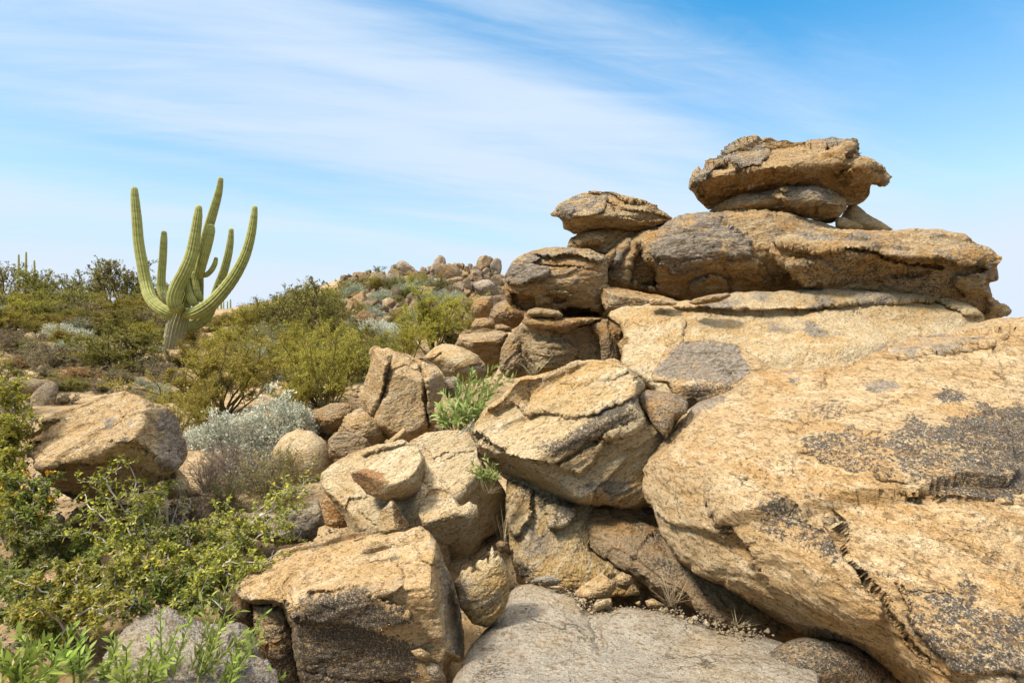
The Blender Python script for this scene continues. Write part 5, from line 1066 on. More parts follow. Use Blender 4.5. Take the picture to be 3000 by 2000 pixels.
def build_hill():
    rs = np.random.RandomState(5)
    poly = tp('H', (180,330),(250,250),(330,200),(420,230),(540,240),(760,290),(930,260),(1130,220),(1250,210),(1280,140),(1380,130),(1640,140),(1700,180),(1860,190),(1960,220),(2010,300),(2080,330),(2070,700),(1700,800),
              (1560,760),(1450,900),(1100,960),(800,930),(500,880),(300,800),(160,740),(230,560))
    poly = np.array(poly); lo, hi = poly.min(0), poly.max(0); placed = []; n = 0; tries = 0
    while n < 276 and tries < 14000:
        tries += 1
        u, v = rs.uniform(lo, hi); v += 8
        if poly_sd(np.array([u]), np.array([v]), poly)[0] < 0: continue
        P = ground_hit(u, v, 6)
        if P is None: continue
        spx = rs.choice([15, 20, 26, 33, 42, 56], p=[.22, .24, .2, .15, .11, .08]) * (1.3 if v > 850 else 1.0) * (1.3 if u > 1300 else 1)
        if any((u - a) ** 2 + ((v - b) * 1.3) ** 2 < (.20 * (spx + c)) ** 2 for a, b, c in placed): continue
        placed.append((u, v, spx)); n += 1
        heap_rock(P, spx * P.y / FPX, rs, 'heap_boulder', 'weathered tan boulder in the heap covering the far rocky hill', 'boulder', 'heaped boulders of the far hill')
    # small rubble between the boulders, far more than 300 pieces: one object
    vs = []; fs = []; cs = []; nv = 0; base = [rock3(300 + i, 2, 8) for i in range(8)]; m = 0
    while m < 1500:
        u, v = rs.uniform(lo, hi)
        if poly_sd(np.array([u]), np.array([v]), poly)[0] < -4: continue
        P = ground_hit(u, v, 6)
        if P is None: continue
        V, F, mk = base[rs.randint(8)]; s = rs.choice([6, 9, 13, 18], p=[.35, .35, .2, .1]) * P.y / FPX * .62
        M = np.array(Euler(rs.uniform(0, 6.28, 3)).to_matrix()); vs.append((V * rs.uniform(.7, 1.3, 3) * s) @ M.T + np.array(P) + np.array([0, 0, s * .3])); fs.append(F + nv); cs.append(mk); nv += len(V); m += 1
    tag(mobj('rubble', np_mesh('rubble', np.concatenate(vs), np.concatenate(fs), RM['hill'], False, np.concatenate(cs))), 'small broken rubble filling the gaps between the hill boulders', 'rubble', None, 'stuff')
    # the crown of the heap against the sky
    for (x, y, s, lab) in ((360,225,90,'brown knobbly boulder at the left crest of the rocky hill'), (290,265,70,'small brown boulder below the left crest knob of the hill'), (470,260,100,'wide brown boulder on the hill crest left of the small tree'),
                      (1330,165,120,'big grey tan boulder on the top left of the boulder heap'), (1420,165,60,'little dark boulder between the big crest boulders'), (1490,175,75,'grey rounded boulder on the heap summit'), (1590,165,80,'upright grey boulder on the heap summit'),
                      (1620,140,60,'small topmost boulder of the heap'), (1690,210,80,'tan boulder at the right of the heap summit'), (1850,215,90,'brown capped boulder near the right end of the crest'), (1960,240,70,'narrow upright boulder at the right end of the crest'),
                      (1070,250,120,'leaning orange brown boulder on the hill crest'), (985,245,70,'low tan boulder left of the leaning one on the crest'), (1520,270,170,'large brown domed boulder in the middle of the heap'), (1340,255,120,'pale pointed boulder below the heap summit'),
                      (1640,390,180,'tall leaning grey slab boulder in the heap'), (1750,310,150,'pale blocky boulder at the right of the heap'), (860,335,120,'upright pale boulder beside the green bush on the hill'), (1940,320,80,'slim leaning boulder below the right crest'),
                      (1800,600,210,'big dark boulder at the lower right of the heap'), (1450,600,150,'sloping tan boulder above the large green bush'), (700,530,170,'long tan slab boulder left of the large green bush'), (430,640,130,'rust brown boulder on the lower left slope of the hill'),
                      (560,740,150,'smooth tan slab boulder among the silver shrubs')):
        u, v = 950 + x * .2551, 740 + (y + s * .35) * .2551
        P = ground_hit(u, v, 6)
        if P is None:
            P = at(u, 25.0); P.z = EYE - (v - 1000) / FPX * 25.0 - .1
        heap_rock(P, s * .2551 * P.y / FPX * 1.05, rs, 'boulder', lab, 'boulder', None, sink=.22)
build_hill()

# ------------------------------------------------------------------ stones on the slope
def build_stones():
    rs = np.random.RandomState(9)
    reg = [np.array(tp('G', (0,900),(500,880),(1100,980),(1100,1300),(1700,1320),(1700,1567),(0,1567))), np.array(tp('U', (820,1130),(1000,1080),(1000,1250),(850,1270)))]
    n = 0
    while n < 150:
        r = reg[0] if rs.rand() < .85 else reg[1]; lo, hi = r.min(0), r.max(0); u, v = rs.uniform(lo, hi)
        if poly_sd(np.array([u]), np.array([v]), r)[0] < 0: continue
        P = ground_hit(u, v)
        if P is None: continue
        heap_rock(P, rs.choice([7, 10, 13, 18, 26], p=[.3, .3, .2, .13, .07]) * P.y / FPX, rs, 'stone', 'pale tan stone lying loose on the bare left slope', 'stone', 'loose stones on the left slope', STONEP, .28); n += 1
    for (u, v, s, lab) in ((85, 1165, 150, 'broad flat pale boulder in the dirt at the far left'), (120, 1190, 80, 'rounded tan boulder in front of the broad flat pale one'), (300, 1130, 40, 'rounded tan boulder just behind the large left boulder'),
                           (125, 1085, 30, 'pale round stone beside the orange brown shrub'), (445, 1125, 24, 'white rounded stone below the silver bush near the cactus'), (430, 1105, 22, 'tan stone above the white rounded stone'),
                           (85, 1010, 46, 'flat pinkish stone on the slope below the silver bushes'), (210, 945, 22, 'cream round stone above the silver bushes')):
        P = ground_hit(u, v); heap_rock(P, s * P.y / FPX, rs, 'boulder', lab, 'boulder', None, STONEP, .35)
    # gravel, too many to count
    V0 = np.array([(1,0,0),(-1,0,0),(0,1,0),(0,-1,0),(0,0,.8),(0,0,-.8)], float); F0 = np.array([(0,2,4),(2,1,4),(1,3,4),(3,0,4),(2,0,5),(1,2,5),(3,1,5),(0,3,5)])
    VV = []; FF = []; n = 0
    for i in range(7000):
        yy = math.exp(rs.uniform(math.log(2.2), math.log(16))); ss = rs.uniform(-.95, .25); x = ss * yy
        z = float(0); VV.append((x, yy)); 
    A = np.array(VV); Z = ground_z(A[:, 0], A[:, 1]); out = []; fo = []
    for i, ((x, y), z) in enumerate(zip(A, Z)):
        r = rs.uniform(.004, .016) * (1 + y * .12); out.append((V0 * rs.uniform(.6, 1.3, (6, 3))) * r + np.array([x, y, z + r * .2])); fo.append(F0 + 6 * i)
    g = mobj('gravel', np_mesh('gravel', np.concatenate(out), np.concatenate(fo), RM['stone'], False)); tag(g, 'loose gravel scattered over the tan desert soil', 'gravel', None, 'stuff')
build_stones()

def debris():
    rs = np.random.RandomState(31); V0 = np.array([(1,0,0),(-1,0,0),(0,1,0),(0,-1,0),(0,0,.7),(0,0,-.7)], float); F0 = np.array([(0,2,4),(2,1,4),(1,3,4),(3,0,4),(2,0,5),(1,2,5),(3,1,5),(0,3,5)])
    out = []; fo = []; ln = np.array([(1560,1712),(1680,1745),(1760,1790),(1860,1795),(1960,1795),(2100,1830),(2230,1862)], float)
    for i in range(900):
        k = rs.uniform(0, len(ln) - 1.001); a = int(k); u, v = ln[a] + (ln[a + 1] - ln[a]) * (k - a) + rs.normal(size=2) * (26, 10)
        Y = 2.95 - (v - 1715) * .00316 - .06 - rs.uniform(0, .05); P = world(np.array(u), np.array(v), Y); r = min(.003 * math.exp(abs(rs.normal(0, .75))), .02)
        out.append(V0 * rs.uniform(.5, 1.4, (6, 3)) * r + P); fo.append(F0 + 6 * i)
    tag(mobj('rock_grit', np_mesh('rock_grit', np.concatenate(out), np.concatenate(fo), RM['stone'], False)), 'crumbled grit and tiny chips along the back edge of the grey slab', 'gravel', None, 'stuff')
debris()
# ------------------------------------------------------------------ shrubs of the slope
GN = dict(palo='palo_verde_bush', creo='creosote_bush', olive='desert_shrub', gold='yellow_shrub', silver='brittlebush', sage='bursage_shrub', rust='rusty_shrub', dry='dry_shrub', tree='mesquite_tree')
def sh(kind, u, v, h, label, wide=1.0, Y=None, group=None, variant=None):
    return plant(kind, GN[kind], 'tree' if kind == 'tree' else 'shrub', label, u, v, h, Y, group, variant, wide)
# around the cactus
sh('palo', 650, 1215, 235, 'large wispy yellow green palo verde right below the saguaro', .95)
sh('palo', 610, 1130, 120, 'yellow green bush wrapping the foot of the saguaro trunk', .9)
sh('palo', 520, 1300, 150, 'yellow green bush between the large left boulder and the brittlebush', .8)
sh('palo', 590, 1250, 165, 'low spreading yellow green bush left of the large palo verde', .9)
sh('gold', 540, 1075, 85, 'golden tinged bush directly in front of the saguaro trunk', .8)
sh('gold', 660, 1075, 100, 'golden green bush right of the saguaro foot', .9)
sh('creo', 335, 1088, 140, 'dense dark green bush left of the saguaro with pale stems at its foot', 1.05)
sh('creo', 290, 1070, 110, 'rounded green bush at the left edge of the dense dark one', .6)
sh('palo', 430, 1010, 75, 'yellowish bush just left of the saguaro trunk', .8)
sh('olive', 395, 985, 90, 'brownish olive bush on the slope left of the saguaro arms', .9)
sh('olive', 490, 970, 60, 'low olive bush behind the saguaro trunk', 1.0)
sh('palo', 960, 1215, 270, 'tall green bush with many stems left of the tall split rock', .62)
sh('creo', 1040, 1120, 170, 'olive green bush behind the tall split rock', .75)
sh('palo', 870, 1230, 160, 'spreading yellow green bush at the edge of the sandy clearing', .7)
sh('palo', 1270, 1040, 200, 'large feathery yellow green bush in front of the rocky hill', .78)
sh('palo', 1200, 1060, 130, 'lower feathery bush at the left foot of the large one on the hill', .85)
sh('creo', 1340, 1030, 110, 'green bush beside the golden brown boulder below the hill', .8)
sh('tree', 900, 1010, 200, 'open branched dark mesquite between the saguaro and the rocky hill', .62)
sh('tree', 860, 1000, 150, 'dark green bushy mesquite left of the open branched one', .7)
sh('creo', 970, 985, 130, 'dark olive bush at the foot of the rocky hill', .7)
sh('palo', 790, 985, 110, 'bright olive bush on the low ridge right of the saguaro', .8)
sh('palo', 740, 975, 80, 'small yellow olive bush on the low ridge near the far saguaros', .9)
sh('gold', 690, 1000, 60, 'low yellowish bush below the far saguaros', 1.2)
sh('olive', 700, 1075, 80, 'olive bush on the slope right of the saguaro foot', 1.0)
sh('olive', 780, 1050, 90, 'dusky olive bush below the dark mesquite', .9)
sh('palo', 710, 1130, 120, 'pale yellow green bush behind the large palo verde', .9)
# silver bushes
sh('silver', 175, 995, 52, 'bright silver brittlebush on the left slope, widest of the row', 1.25)
sh('silver', 225, 992, 36, 'silver brittlebush at the right end of the row on the left slope', 1.2)
sh('sage', 285, 975, 42, 'grey green bursage behind the silver row', 1.0)
sh('sage', 175, 1030, 40, 'small grey green bursage with a stalk below the silver row', .9)
sh('sage', 225, 1030, 30, 'little silver green bursage right of the stalked one', .9)
sh('silver', 285, 925, 34, 'silver bush among the dark shrubs up the left slope', 1.3)
sh('sage', 445, 1035, 38, 'grey green bursage left of the saguaro foot', 1.0)
sh('sage', 415, 1135, 34, 'small sage green bursage beside the white rounded stone', .9)
sh('sage', 480, 1180, 62, 'grey green bursage right behind the large left boulder', .9)
sh('sage', 450, 1150, 40, 'low bursage above the one behind the large left boulder', 1.0)
sh('silver', 830, 1075, 58, 'silver bush at the right of the golden bushes', 1.0)
sh('sage', 880, 1075, 62, 'rounded grey green bursage next to the silver bush', .9)
sh('sage', 850, 1115, 60, 'grey green bursage at the top of the sandy clearing', .85)
sh('sage', 780, 1150, 34, 'small pale bursage beside the sandy clearing', .9)
sh('silver', 1100, 985, 60, 'silver shrub on the lower slope of the rocky hill', 1.1)
sh('silver', 1150, 990, 50, 'pale silver shrub right of the smooth slab on the hill', 1.2)
sh('sage', 1040, 960, 46, 'grey green shrub at the left foot of the rocky hill', 1.1)
sh('sage', 1090, 940, 50, 'pale green shrub among the lower boulders of the hill', 1.2)
sh('silver', 1110, 915, 30, 'small silver shrub between the boulders of the hill', 1.1)
sh('sage', 1160, 840, 40, 'long grey green shrub along the hill crest', 2.0)
sh('sage', 1195, 870, 40, 'grey green shrub below the hill crest', 1.4)
sh('sage', 1250, 855, 42, 'broad grey green shrub beside the boulder heap', 1.3)
sh('sage', 1300, 890, 50, 'grey green shrub above the large feathery bush', 1.0)
sh('creo', 1130, 860, 38, 'vivid green bush standing between boulders on the hill', .6)
sh('olive', 1010, 880, 60, 'olive bush on the left shoulder of the rocky hill', .9)
sh('olive', 1040, 850, 40, 'dull green bush below the left crest of the hill', 1.1)
sh('dry', 1320, 880, 45, 'dry straw coloured shrub in the boulder heap', .8)
sh('dry', 1240, 825, 34, 'dry grey shrub near the leaning crest boulder', .9)
sh('tree', 1110, 805, 36, 'small dark tree on the skyline of the rocky hill', .75, Y=24.0)
sh('tree', 1155, 805, 40, 'rounded dark tree beside the small one on the hill skyline', .7, Y=24.0)
r9 = random.Random(8)
for i in range(26):
    k = r9.choice(['sage', 'olive', 'palo', 'sage', 'creo', 'dry']); sh(k, r9.uniform(1000, 1420), r9.uniform(845, 985), r9.uniform(30, 62), 'small shrub growing among the boulders of the far rocky hill', 1.0, group='shrubs among the hill boulders')
# left slope, upper band of brush against the sky
rr = random.Random(4)
for i, (u, k, h) in enumerate([(615,'olive',45),(640,'palo',50),(668,'olive',40),(715,'gold',55),(755,'olive',70),(780,'palo',80),(815,'creo',85),(845,'palo',100),(880,'creo',110),(915,'palo',100),(945,'creo',90),(975,'olive',80),(700,'creo',50),(735,'palo',70)]):
    sh(k, u, 960, h, 'bushy green scrub along the low ridge between the saguaro and the rocky hill', 1.0, Y=16.5 + (i * 7 % 5) * .6, group='scrub on the low ridge')
top = [(25, 'tree', 150, 'large dark tree at the left edge of the skyline'), (75, 'tree', 130, 'dark bushy tree below the three slender saguaros'), (125, 'creo', 105, 'olive bush right of the three slender saguaros'),
       (205, 'tree', 110, 'open dark bush on the left skyline with gaps of sky'), (250, 'tree', 85, 'low dark bush on the skyline left of the tall airy tree'), (310, 'tree', 145, 'airy tree on the skyline left of the saguaro arms'),
       (365, 'tree', 165, 'taller airy dark tree close to the left saguaro arm'), (425, 'tree', 120, 'dark tree half behind the left saguaro arm'), (470, 'creo', 95, 'dark bush behind the saguaro arms')]
for u, k, h, lab in top: sh(k, u, 915, h, lab, .72, Y=19.0)
for i, (u, v, k, h) in enumerate([(10,935,'olive',95),(50,925,'olive',90),(95,930,'gold',85),(30,985,'palo',100),(75,960,'palo',90),(140,935,'creo',85),(170,925,'olive',80),(215,930,'olive',85),(260,925,'creo',80),(300,930,'olive',75),(345,930,'dry',60),(330,945,'olive',60),
                                  (385,935,'creo',85),(420,950,'dry',60),(110,960,'creo',80),(150,955,'olive',70),(200,955,'creo',75),(240,950,'dry',55)]):
    sh(k, u, v, h, 'dense olive and brown brush crowding the slope under the left skyline', 1.0, group='brush under the left skyline')
for i, (u, v, h) in enumerate([(40,1030,62),(95,1045,55),(15,1010,60),(140,1075,60),(175,1065,66),(110,1060,50),(280,1110,40),(330,1120,45),(380,1125,42),(440,1100,60),(480,1115,60),(250,1140,38),(160,1150,44),(185,1195,50),(140,1110,40),(420,1190,44),(60,1075,40),(300,1150,34),(510,1130,50)]):
    sh('dry', u, v, h, 'low dry brown or olive shrub on the stony left slope', 1.1, group='low shrubs of the stony left slope')
r7 = random.Random(12)
for i in range(34):
    u = r7.uniform(-20, 520); v = r7.uniform(925, 1010) if u < 420 else r7.uniform(960, 1000); k = r7.choice(['olive', 'creo', 'palo', 'gold', 'olive', 'dry', 'sage'])
    sh(k, u, v, r7.uniform(45, 85), 'dense olive and brown brush crowding the slope under the left skyline', 1.05, group='brush under the left skyline')
for i in range(24):
    u = r7.uniform(650, 1060); v = r7.uniform(985, 1120); k = r7.choice(['olive', 'palo', 'palo', 'gold', 'creo', 'sage'])
    sh(k, u, v, r7.uniform(55, 105), 'green desert scrub filling the slope between the saguaro and the rock stack', 1.0, group='scrub between the saguaro and the stack')
for i in range(30):
    u = r7.uniform(-20, 540); v = r7.uniform(1010, 1180); k = r7.choice(['dry', 'olive', 'olive', 'rust', 'dry', 'creo'])
    sh(k, u, v, r7.uniform(26, 52), 'low dry brown or olive shrub on the stony left slope', 1.1, group='low shrubs of the stony left slope')
r8 = random.Random(21)
for i in range(34):          # the slope goes on beyond the left edge of the picture
    Yd = r8.uniform(3.2, 18); k = r8.choice(['olive', 'creo', 'dry', 'palo', 'sage', 'dry', 'gold'])
    sh(k, r8.uniform(-1100, -60), 1000, r8.uniform(.35, .9) * FPX / Yd, 'low desert shrub on the open stony ground farther left', 1.0, Y=Yd, group='shrubs of the open ground farther left')
for i in range(12):
    Yd = r8.uniform(9, 24); sh(r8.choice(['olive', 'creo', 'dry']), r8.uniform(2900, 3900), 1000, r8.uniform(.5, 1.1) * FPX / Yd, 'desert shrub on the low ground behind the outcrop', 1.0, Y=Yd, group='shrubs behind the outcrop')
sh('rust', 215, 1110, 46, 'orange brown low shrub in the middle of the left slope', 1.3)
sh('rust', 30, 1010, 40, 'reddish brown low shrub at the left edge of the slope', 1.3)
sh('rust', 225, 1050, 30, 'faded red brown shrub under the little silver green bursage', 1.2)
sh('dry', 640, 1290, 60, 'tan twiggy shrub beneath the large palo verde', 1.2)
for i, (u, v, k, h) in enumerate([(610,1030,'olive',60),(730,1020,'palo',70),(830,1000,'creo',80),(940,1040,'palo',90),(1000,1010,'creo',80),(1060,1010,'olive',70),(1120,1040,'creo',70),(1170,1010,'sage',50),(900,1110,'palo',90),(1010,1080,'palo',110),(560,1010,'gold',60),(620,960,'olive',45),(665,955,'olive',40),(770,945,'creo',60),(820,930,'olive',60),(930,1190,'creo',120),(1380,1000,'palo',90),(1420,980,'olive',70)]):
    sh(k, u, v, h, 'green desert scrub filling the slope between the saguaro and the rock stack', 1.0, group='scrub between the saguaro and the stack')

# ------------------------------------------------------------------ near plants
def big_brittlebush():
    P = ground_hit(735, 1330); e = empty('brittlebush', P); tag(e, 'large white leaved brittlebush in front of the smooth pinkish boulder', 'shrub')
    s = P.y / FPX; BR = MB(); LF = MB()
    for i, (du, dv, w, h) in enumerate([(-120,-20,70,60),(-60,-25,85,95),(5,-15,90,125),(75,-40,95,130),(130,-75,70,95),(-10,20,110,60),(70,10,90,60),(-165,0,45,40)]):
        br, lf = dome(77 + i, h * s, w * s, 60, 44, (.115, .050), 20); o = np.array([du * s, -.25 * dv * s * (i % 3 - 1), -dv * s * .8])
        for M, m in ((BR, br), (LF, lf)):
            for v, q in zip(m.V, m.F): M.V.append(v + o); M.F.append(q + M.n)
            M.n += m.n
    rs = np.random.RandomState(3)
    for i in range(150):
        p = np.array([rs.uniform(-150, 140) * s, rs.uniform(-60, 60) * s, -40 * s]); pts, _ = wander(rs, p, rs.normal(size=3) * .5 + np.array([0, 0, 1]), rs.uniform(60, 150) * s, 5, .25); BR.tube(pts, .004, .0012, 3)
    mobj('branches', BR.mesh('brittlebush_branches', BM['dead']), e); mobj('foliage', LF.mesh('brittlebush_leaves', LM['silver']), e)
big_brittlebush()
def twig_bush(label, u, v, h, w, seed, leafmat=None, lpt=0, Y=None, bark='dead', nm='dry_twig_bush'):
    P = at(u, Y) if Y else ground_hit(u, v); s = P.y / FPX; H = h * s
    br, lf = shrub(seed, H, w, 40, 9, 6, lpt, (.04, .018), .8, .22, .010, .02, bare=.08)
    # shrub() already scales by H
    e = empty(nm, P); tag(e, label, 'shrub'); mobj('branches', br.mesh('twig_branches', BM[bark]), e)
    if lf.n: mobj('foliage', lf.mesh('twig_leaves', LM[leafmat]), e)
    return e
twig_bush('grey brown leafless twig bush under the large white brittlebush', 700, 1420, 170, 1.1, 301)
twig_bush('dark dry twig bush at the right foot of the large left boulder', 600, 1440, 140, 1.1, 302)
twig_bush('thin grey green twig bush in front of the smooth pinkish boulder', 800, 1480, 190, .8, 303, 'olive', 2)
twig_bush('dull twig bush between the left boulder and the foreground one', 660, 1500, 110, 1.2, 304, 'hackd', 3)

twig_bush('low dry twig bush on the sandy ground left of the smooth pinkish boulder', 640, 1390, 120, 1.3, 305)
twig_bush('sparse twig bush in the gap between the flat grey rock and the smooth pinkish boulder', 760, 1440, 150, 1.0, 306, 'sage', 1)
twig_bush('brown twig bush behind the leafy thorny shrubs at the centre left', 560, 1540, 130, 1.2, 307, 'dry', 1)
def zigzag_shrub(label, foot, tips, seed, leafmat='hack', bark='pale', nleaf=15, leaf=.0215, group=None, side=9, name='thorny_shrub', flowers=None, reach=1.0):
    """arching zigzag branches from a foot point to tips; foot and tips given as (u, v, depth)"""
    rs = np.random.RandomState(seed); br = MB(); lf = MB(); FL = []
    F0 = world(*[np.array(float(x)) for x in foot]); LP = []; LD = []
    for tip in tips:
        T = world(*[np.array(float(x)) for x in tip]); L = np.linalg.norm(T - F0); n = 9
        tt = np.linspace(0, 1, n + 1); mid = np.array([0, 0, .18 * L])
        pts = F0[None] * (1 - tt[:, None]) + T[None] * tt[:, None] + 4 * (tt * (1 - tt))[:, None] * mid + rs.normal(size=(n + 1, 3)) * L * .022 * (tt[:, None] > 0)
        br.tube(pts, .0075, .0022, 4)
        for j in range(side):
            t = rs.uniform(.15, 1); k = t * n; k0 = min(int(k), n - 1); q = pts[k0] + (pts[k0 + 1] - pts[k0]) * (k - k0)
            d = pts[k0 + 1] - pts[k0]; d = d / np.linalg.norm(d) * .55 + rvec(rs, 1)[0]; l2 = L * rs.uniform(.16, .38) * reach
            p2 = [q]; d = d / np.linalg.norm(d)
            for m in range(6):
                d = d + rs.normal(size=3) * .38; d /= np.linalg.norm(d); p2.append(p2[-1] + d * l2 / 6)
            p2 = np.array(p2); br.tube(p2, .0030, .0012, 3)
            for m in range(5):
                k1 = rs.randint(1, 6); d3 = rvec(rs, 1)[0] + np.array([0, 0, .2]); d3 /= np.linalg.norm(d3); l3 = l2 * rs.uniform(.2, .45)
                p3 = np.array([p2[k1], p2[k1] + d3 * l3 * .5 + rs.normal(size=3) * l3 * .1, p2[k1] + d3 * l3]); br.tube(p3, .0016, .0008, 3)
                c = rs.poisson(nleaf); tq = rs.rand(c)[:, None]; LP.append(p3[0] * (1 - tq) + p3[2] * tq + rs.normal(size=(c, 3)) * .006); LD.append(rvec(rs, c) + d3 * .5)
                if flowers and rs.rand() < flowers:
                    c = 11; fl = MB(); FL.append(fl); fl.leaves(p3[2] + rs.normal(size=(c, 3)) * .008, rvec(rs, c) + np.array([0, -.3, .6]), rvec(rs, c) + np.array([0, 0, 1]), .022, .014)
    P = np.concatenate(LP); D = np.concatenate(LD); n = len(P); Nn = rvec(rs, n) * .7 + np.array([0, 0, 1])
    lf.leaves(P, D, Nn, leaf * rs.uniform(.6, 1.25, n), leaf * .52 * rs.uniform(.7, 1.2, n), .1)
    e = empty(name, F0); tag(e, label, 'shrub', group)
    for b, nm, m in [(br, 'branches', BM[bark]), (lf, 'foliage', LM[leafmat])] + [(q, 'flower_cluster', LM['flower']) for q in FL[:95]]:
        if b.n:
            b.V = [v - F0 for v in b.V]; mobj(nm, b.mesh('shrub_' + nm, m), e)
    return e
zigzag_shrub('thorny shrub with yellow green leaves reaching up over the face of the large left boulder', (420,1720,2.9), [(300,1400,2.95),(380,1360,3.0),(250,1480,2.9),(420,1500,2.9),(200,1560,2.8),(330,1560,2.8),(480,1440,3.0)], 401)
zigzag_shrub('thorny shrub with a leafy branch arching toward the flat grey rock', (640,1700,2.9), [(900,1430,3.05),(860,1500,3.0),(800,1480,3.05),(760,1540,2.95),(700,1500,3.0),(850,1560,2.9),(620,1520,3.0),(560,1560,2.95)], 402)
zigzag_shrub('bright yellow green thorny shrub spreading left of the foreground boulder nose', (520,1800,2.55), [(740,1650,2.5),(690,1690,2.45),(640,1620,2.6),(560,1640,2.6),(480,1600,2.6),(440,1660,2.5),(380,1620,2.6),(600,1720,2.4),(780,1700,2.5)], 403, nleaf=18)
zigzag_shrub('thorny shrub with long bare white twigs across the bottom left', (200,1860,2.3), [(330,1700,2.3),(280,1760,2.2),(180,1680,2.4),(100,1720,2.3),(60,1800,2.1),(400,1760,2.3),(240,1640,2.5),(320,1820,2.1)], 404)
zigzag_shrub('shaded green thorny shrub low at the left edge', (60,1760,2.7), [(40,1560,2.7),(120,1600,2.7),(20,1640,2.6),(150,1660,2.6),(90,1520,2.8),(-60,1600,2.7),(180,1560,2.8)], 405, 'hackd', nleaf=18)
zigzag_shrub('tall green shrub at the left edge beside the large left boulder', (20,1600,3.2), [(40,1120,3.3),(35,1170,3.3),(10,1100,3.4),(15,1250,3.2),(30,1330,3.1),(0,1300,3.2),(80,1470,3.0),(40,1400,3.0),(-10,1200,3.4),(-60,1250,3.3),(90,1490,3.0),(40,1480,3.0),(-40,1400,3.1)], 406, 'hack', 'grey', 18, .024, side=16, flowers=None, reach=.6)
zigzag_shrub('low shrub dotted with orange flowers at the left edge below the large left boulder', (70,1620,2.9), [(110,1400,2.95),(60,1420,2.9),(140,1450,2.9),(30,1480,2.9),(90,1500,2.8),(10,1420,2.9),(160,1520,2.85)], 407, 'hackd', 'grey', 15, .022, flowers=.10)
zigzag_shrub('sparse leafy shrub between the brown boulder and the gnarled slab', (480,1840,2.45), [(600,1740,2.4),(540,1700,2.5),(440,1720,2.4),(380,1780,2.3),(660,1780,2.35),(300,1720,2.5)], 408, 'hackd', nleaf=13)
zigzag_shrub('tangle of pale leafless thorny twigs right of the large left boulder foot', (500,1620,3.2), [(470,1390,3.25),(560,1480,3.2),(420,1440,3.25),(390,1500,3.2),(540,1420,3.3),(330,1520,3.1)], 409, nleaf=1)
zigzag_shrub('leafy thorny shrub filling the gap between the two thorny shrubs at the centre left', (560,1680,2.8), [(480,1560,2.85),(620,1580,2.85),(680,1620,2.75),(540,1540,2.9),(420,1580,2.8),(720,1600,2.8)], 410, 'hackd', nleaf=16)

zigzag_shrub('dark green thorny shrub filling the lower left corner behind the weeds', (150,1900,2.35), [(20,1740,2.4),(90,1700,2.4),(160,1740,2.35),(230,1780,2.3),(-40,1800,2.3),(60,1820,2.2),(280,1800,2.3),(0,1690,2.5)], 411, 'hackd', nleaf=18)
zigzag_shrub('low leafy thorny shrub on the dirt between the orange flowered shrub and the brown boulder', (200,1700,2.85), [(60,1600,2.85),(130,1570,2.9),(220,1600,2.8),(280,1640,2.75),(20,1660,2.8),(160,1660,2.75),(250,1560,2.9)], 412, 'hackd', nleaf=16)
zigzag_shrub('yellow leaved thorny shrub in front of the brown boulder', (330,1800,2.5), [(200,1680,2.5),(280,1660,2.5),(360,1640,2.5),(430,1700,2.45),(180,1740,2.4),(300,1740,2.4)], 413, 'hack', nleaf=14)
def weed(label, foot, tips, seed, leafmat='lance', bark='green', L=.050, W=.0105, n=20, group=None, name='leafy_weed', bend=.12):
    rs = np.random.RandomState(seed); br = MB(); lf = MB(); F0 = world(*[np.array(float(x)) for x in foot])
    for tip in tips:
        T = world(*[np.array(float(x)) for x in tip]); ln = np.linalg.norm(T - F0); tt = np.linspace(0, 1, 9)[:, None]
        side = rs.normal(size=3) * .05 * ln; f0 = F0 + rs.normal(size=3) * np.array([.04, .04, 0])
        pts = f0 * (1 - tt) + T * tt + 4 * tt * (1 - tt) * (side + np.array([0, 0, -bend * ln * .3])); br.tube(pts, .0038, .0014, 4)
        m = n + rs.randint(0, 5); ts = np.linspace(.22, 1.0, m); k = ts * 8; k0 = np.minimum(k.astype(int), 7); q = pts[k0] + (pts[k0 + 1] - pts[k0]) * (k - k0)[:, None]
        d = pts[k0 + 1] - pts[k0]; d /= np.linalg.norm(d, axis=1)[:, None]; a = np.arange(m) * 2.4 + rs.rand() * 6
        e1 = np.cross(d, [0.2, 1, 0.1]); e1 /= np.linalg.norm(e1, axis=1)[:, None]; e2 = np.cross(d, e1); o = e1 * np.cos(a)[:, None] + e2 * np.sin(a)[:, None]
        D = d * rs.uniform(.8, 1.3, (m, 1)) + o * .8; lf.lances(q, D, d - o * .6, L * rs.uniform(.7, 1.2, m) * (1.1 - .5 * ts), W * rs.uniform(.8, 1.2, m), rs.uniform(-.1, .7, m))
    e = empty(name, F0); tag(e, label, 'plant', group)
    for b, nm, mt in ((br, 'stems', BM[bark]), (lf, 'leaves', LM[leafmat])):
        b.V = [v - F0 for v in b.V]; mobj(nm, b.mesh('weed_' + nm, mt, True), e)
    return e
weed('light green lance leaved weed leaning right over the gnarled slab toward the foreground boulder', (560,2010,1.75), [(668,1705,1.85),(680,1730,1.8),(620,1745,1.85),(590,1760,1.8),(700,1790,1.75),(720,1850,1.7),(640,1840,1.7),(700,1880,1.7)], 501)
weed('lance leaved weed with long stalks reaching the shaded wedge under the foreground boulder', (640,2060,1.7), [(775,1800,1.8),(735,1840,1.75),(690,1930,1.65),(760,1870,1.7)], 502)
weed('lance leaved weed in the middle of the gnarled slab', (430,2020,1.7), [(470,1790,1.75),(520,1840,1.7),(440,1880,1.65),(500,1920,1.6),(560,1800,1.75)], 503)
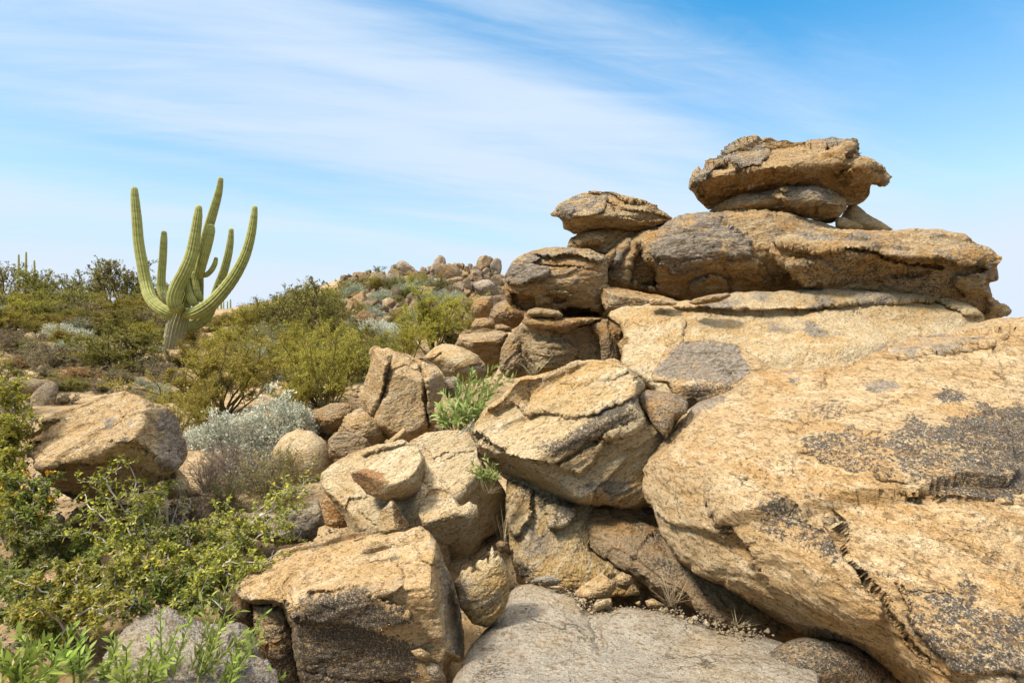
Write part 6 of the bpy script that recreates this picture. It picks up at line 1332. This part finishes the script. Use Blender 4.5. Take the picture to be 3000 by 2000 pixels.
weed('broad leaved light green weed in the bottom left corner', (60,2050,1.5), [(50,1850,1.6),(100,1900,1.55),(20,1930,1.5),(130,1880,1.55),(-30,1880,1.5),(170,1940,1.5)], 504, L=.062, W=.0145)
weed('upright lance leaved weed right of the bottom left corner', (170,2040,1.6), [(215,1830,1.65),(150,1870,1.6),(240,1860,1.6),(190,1920,1.55)], 505, L=.056, W=.012)
weed('lance leaved weed with thin yellowing stalks left of the gnarled slab middle', (290,2040,1.65), [(320,1860,1.7),(260,1900,1.65),(370,1900,1.6),(300,1950,1.6),(345,1880,1.6)], 506, L=.050, W=.010)
weed('short lance leaved weed at the very bottom between the slab and the corner', (400,2060,1.55), [(420,1930,1.55),(360,1960,1.55),(460,1960,1.55),(330,1980,1.5)], 507, L=.052, W=.011)
weed('small dark leaved sprig under the left side of the foreground boulder', (800,2040,1.95), [(790,1960,1.95),(830,1980,1.95),(770,1990,1.95)], 508, L=.04, W=.013, n=9)
weed('bright green long leaved plant between the tall split rock and the cream boulder', (1350,1270,4.15), [(1450,1075,4.25),(1385,1090,4.2),(1340,1110,4.2),(1420,1130,4.15),(1300,1150,4.1),(1380,1150,4.1),(1480,1095,4.25),(1440,1110,4.2),(1290,1190,4.05),(1320,1180,4.0),(1360,1190,4.0),(1400,1180,4.0),(1340,1230,3.95),(1300,1230,4.0),(1420,1190,4.05),(1510,1100,4.3),(1395,1115,4.2),(1285,1215,4.0),(1440,1150,4.1),(1360,1120,4.2)],
     520, 'bright', 'green', .115, .020, 20, bend=-.15, name='bright_green_plant')
weed('small bright green plant growing under the left tip of the cream boulder', (1440,1420,3.25), [(1380,1345,3.25),(1420,1340,3.3),(1400,1370,3.2),(1450,1360,3.3),(1430,1380,3.2),(1375,1380,3.2),(1455,1390,3.25),(1410,1395,3.2)], 521, 'bright', 'green', .055, .012, 13, bend=-.1, name='small_green_plant')
def tuft(label, foot, h, seed, n=40, spread=.6, mat='grass'):
    rs = np.random.RandomState(seed); lf = MB(); P = world(*[np.array(float(x)) for x in foot]); H = h / FPX * foot[2]
    D = rs.normal(size=(n, 3)) * spread; D[:, 2] = 1; lf.lances(rs.normal(size=(n, 3)) * H * .08 * np.array([1, 1, 0]), D, rvec(rs, n), H * rs.uniform(.5, 1.15, n), H * .011, rs.uniform(-.6, 1.3, n))
    o = mobj('dry_grass_tuft', lf.mesh('grass_blades', LM[mat], True), loc=P); tag(o, label, 'grass'); return o
tuft('dry grass tuft at the edge of the grey slab below the huge golden boulder', (1965,1775,2.75), 120, 601, 60, .7)
tuft('thin dry twigs lying under the huge golden boulder', (2160,1835,2.55), 60, 602, 40, 1.4)
tuft('wisp of dry grass in front of the stack base block', (1560,1100,5.2), 80, 603, 40, .5)
tuft('grey dry stems hanging below the small bright green plant', (1430,1445,3.2), 70, 604, 26, 1.2)
tuft('dry straw blades in the cleft right of the pale boulders', (1475,1590,3.2), 110, 605, 14, .35)
tuft('pale straw wisp at the bottom of the bright green plant', (1370,1270,3.95), 80, 606, 60, .9)
weed('pale sage sprig beside the left tip of the cream boulder', (1395,1275,3.7), [(1390,1225,3.75),(1410,1215,3.75),(1380,1245,3.7),(1400,1240,3.7),(1370,1250,3.7)], 522, 'sage', 'pale', .035, .012, 12, name='sage_sprig')
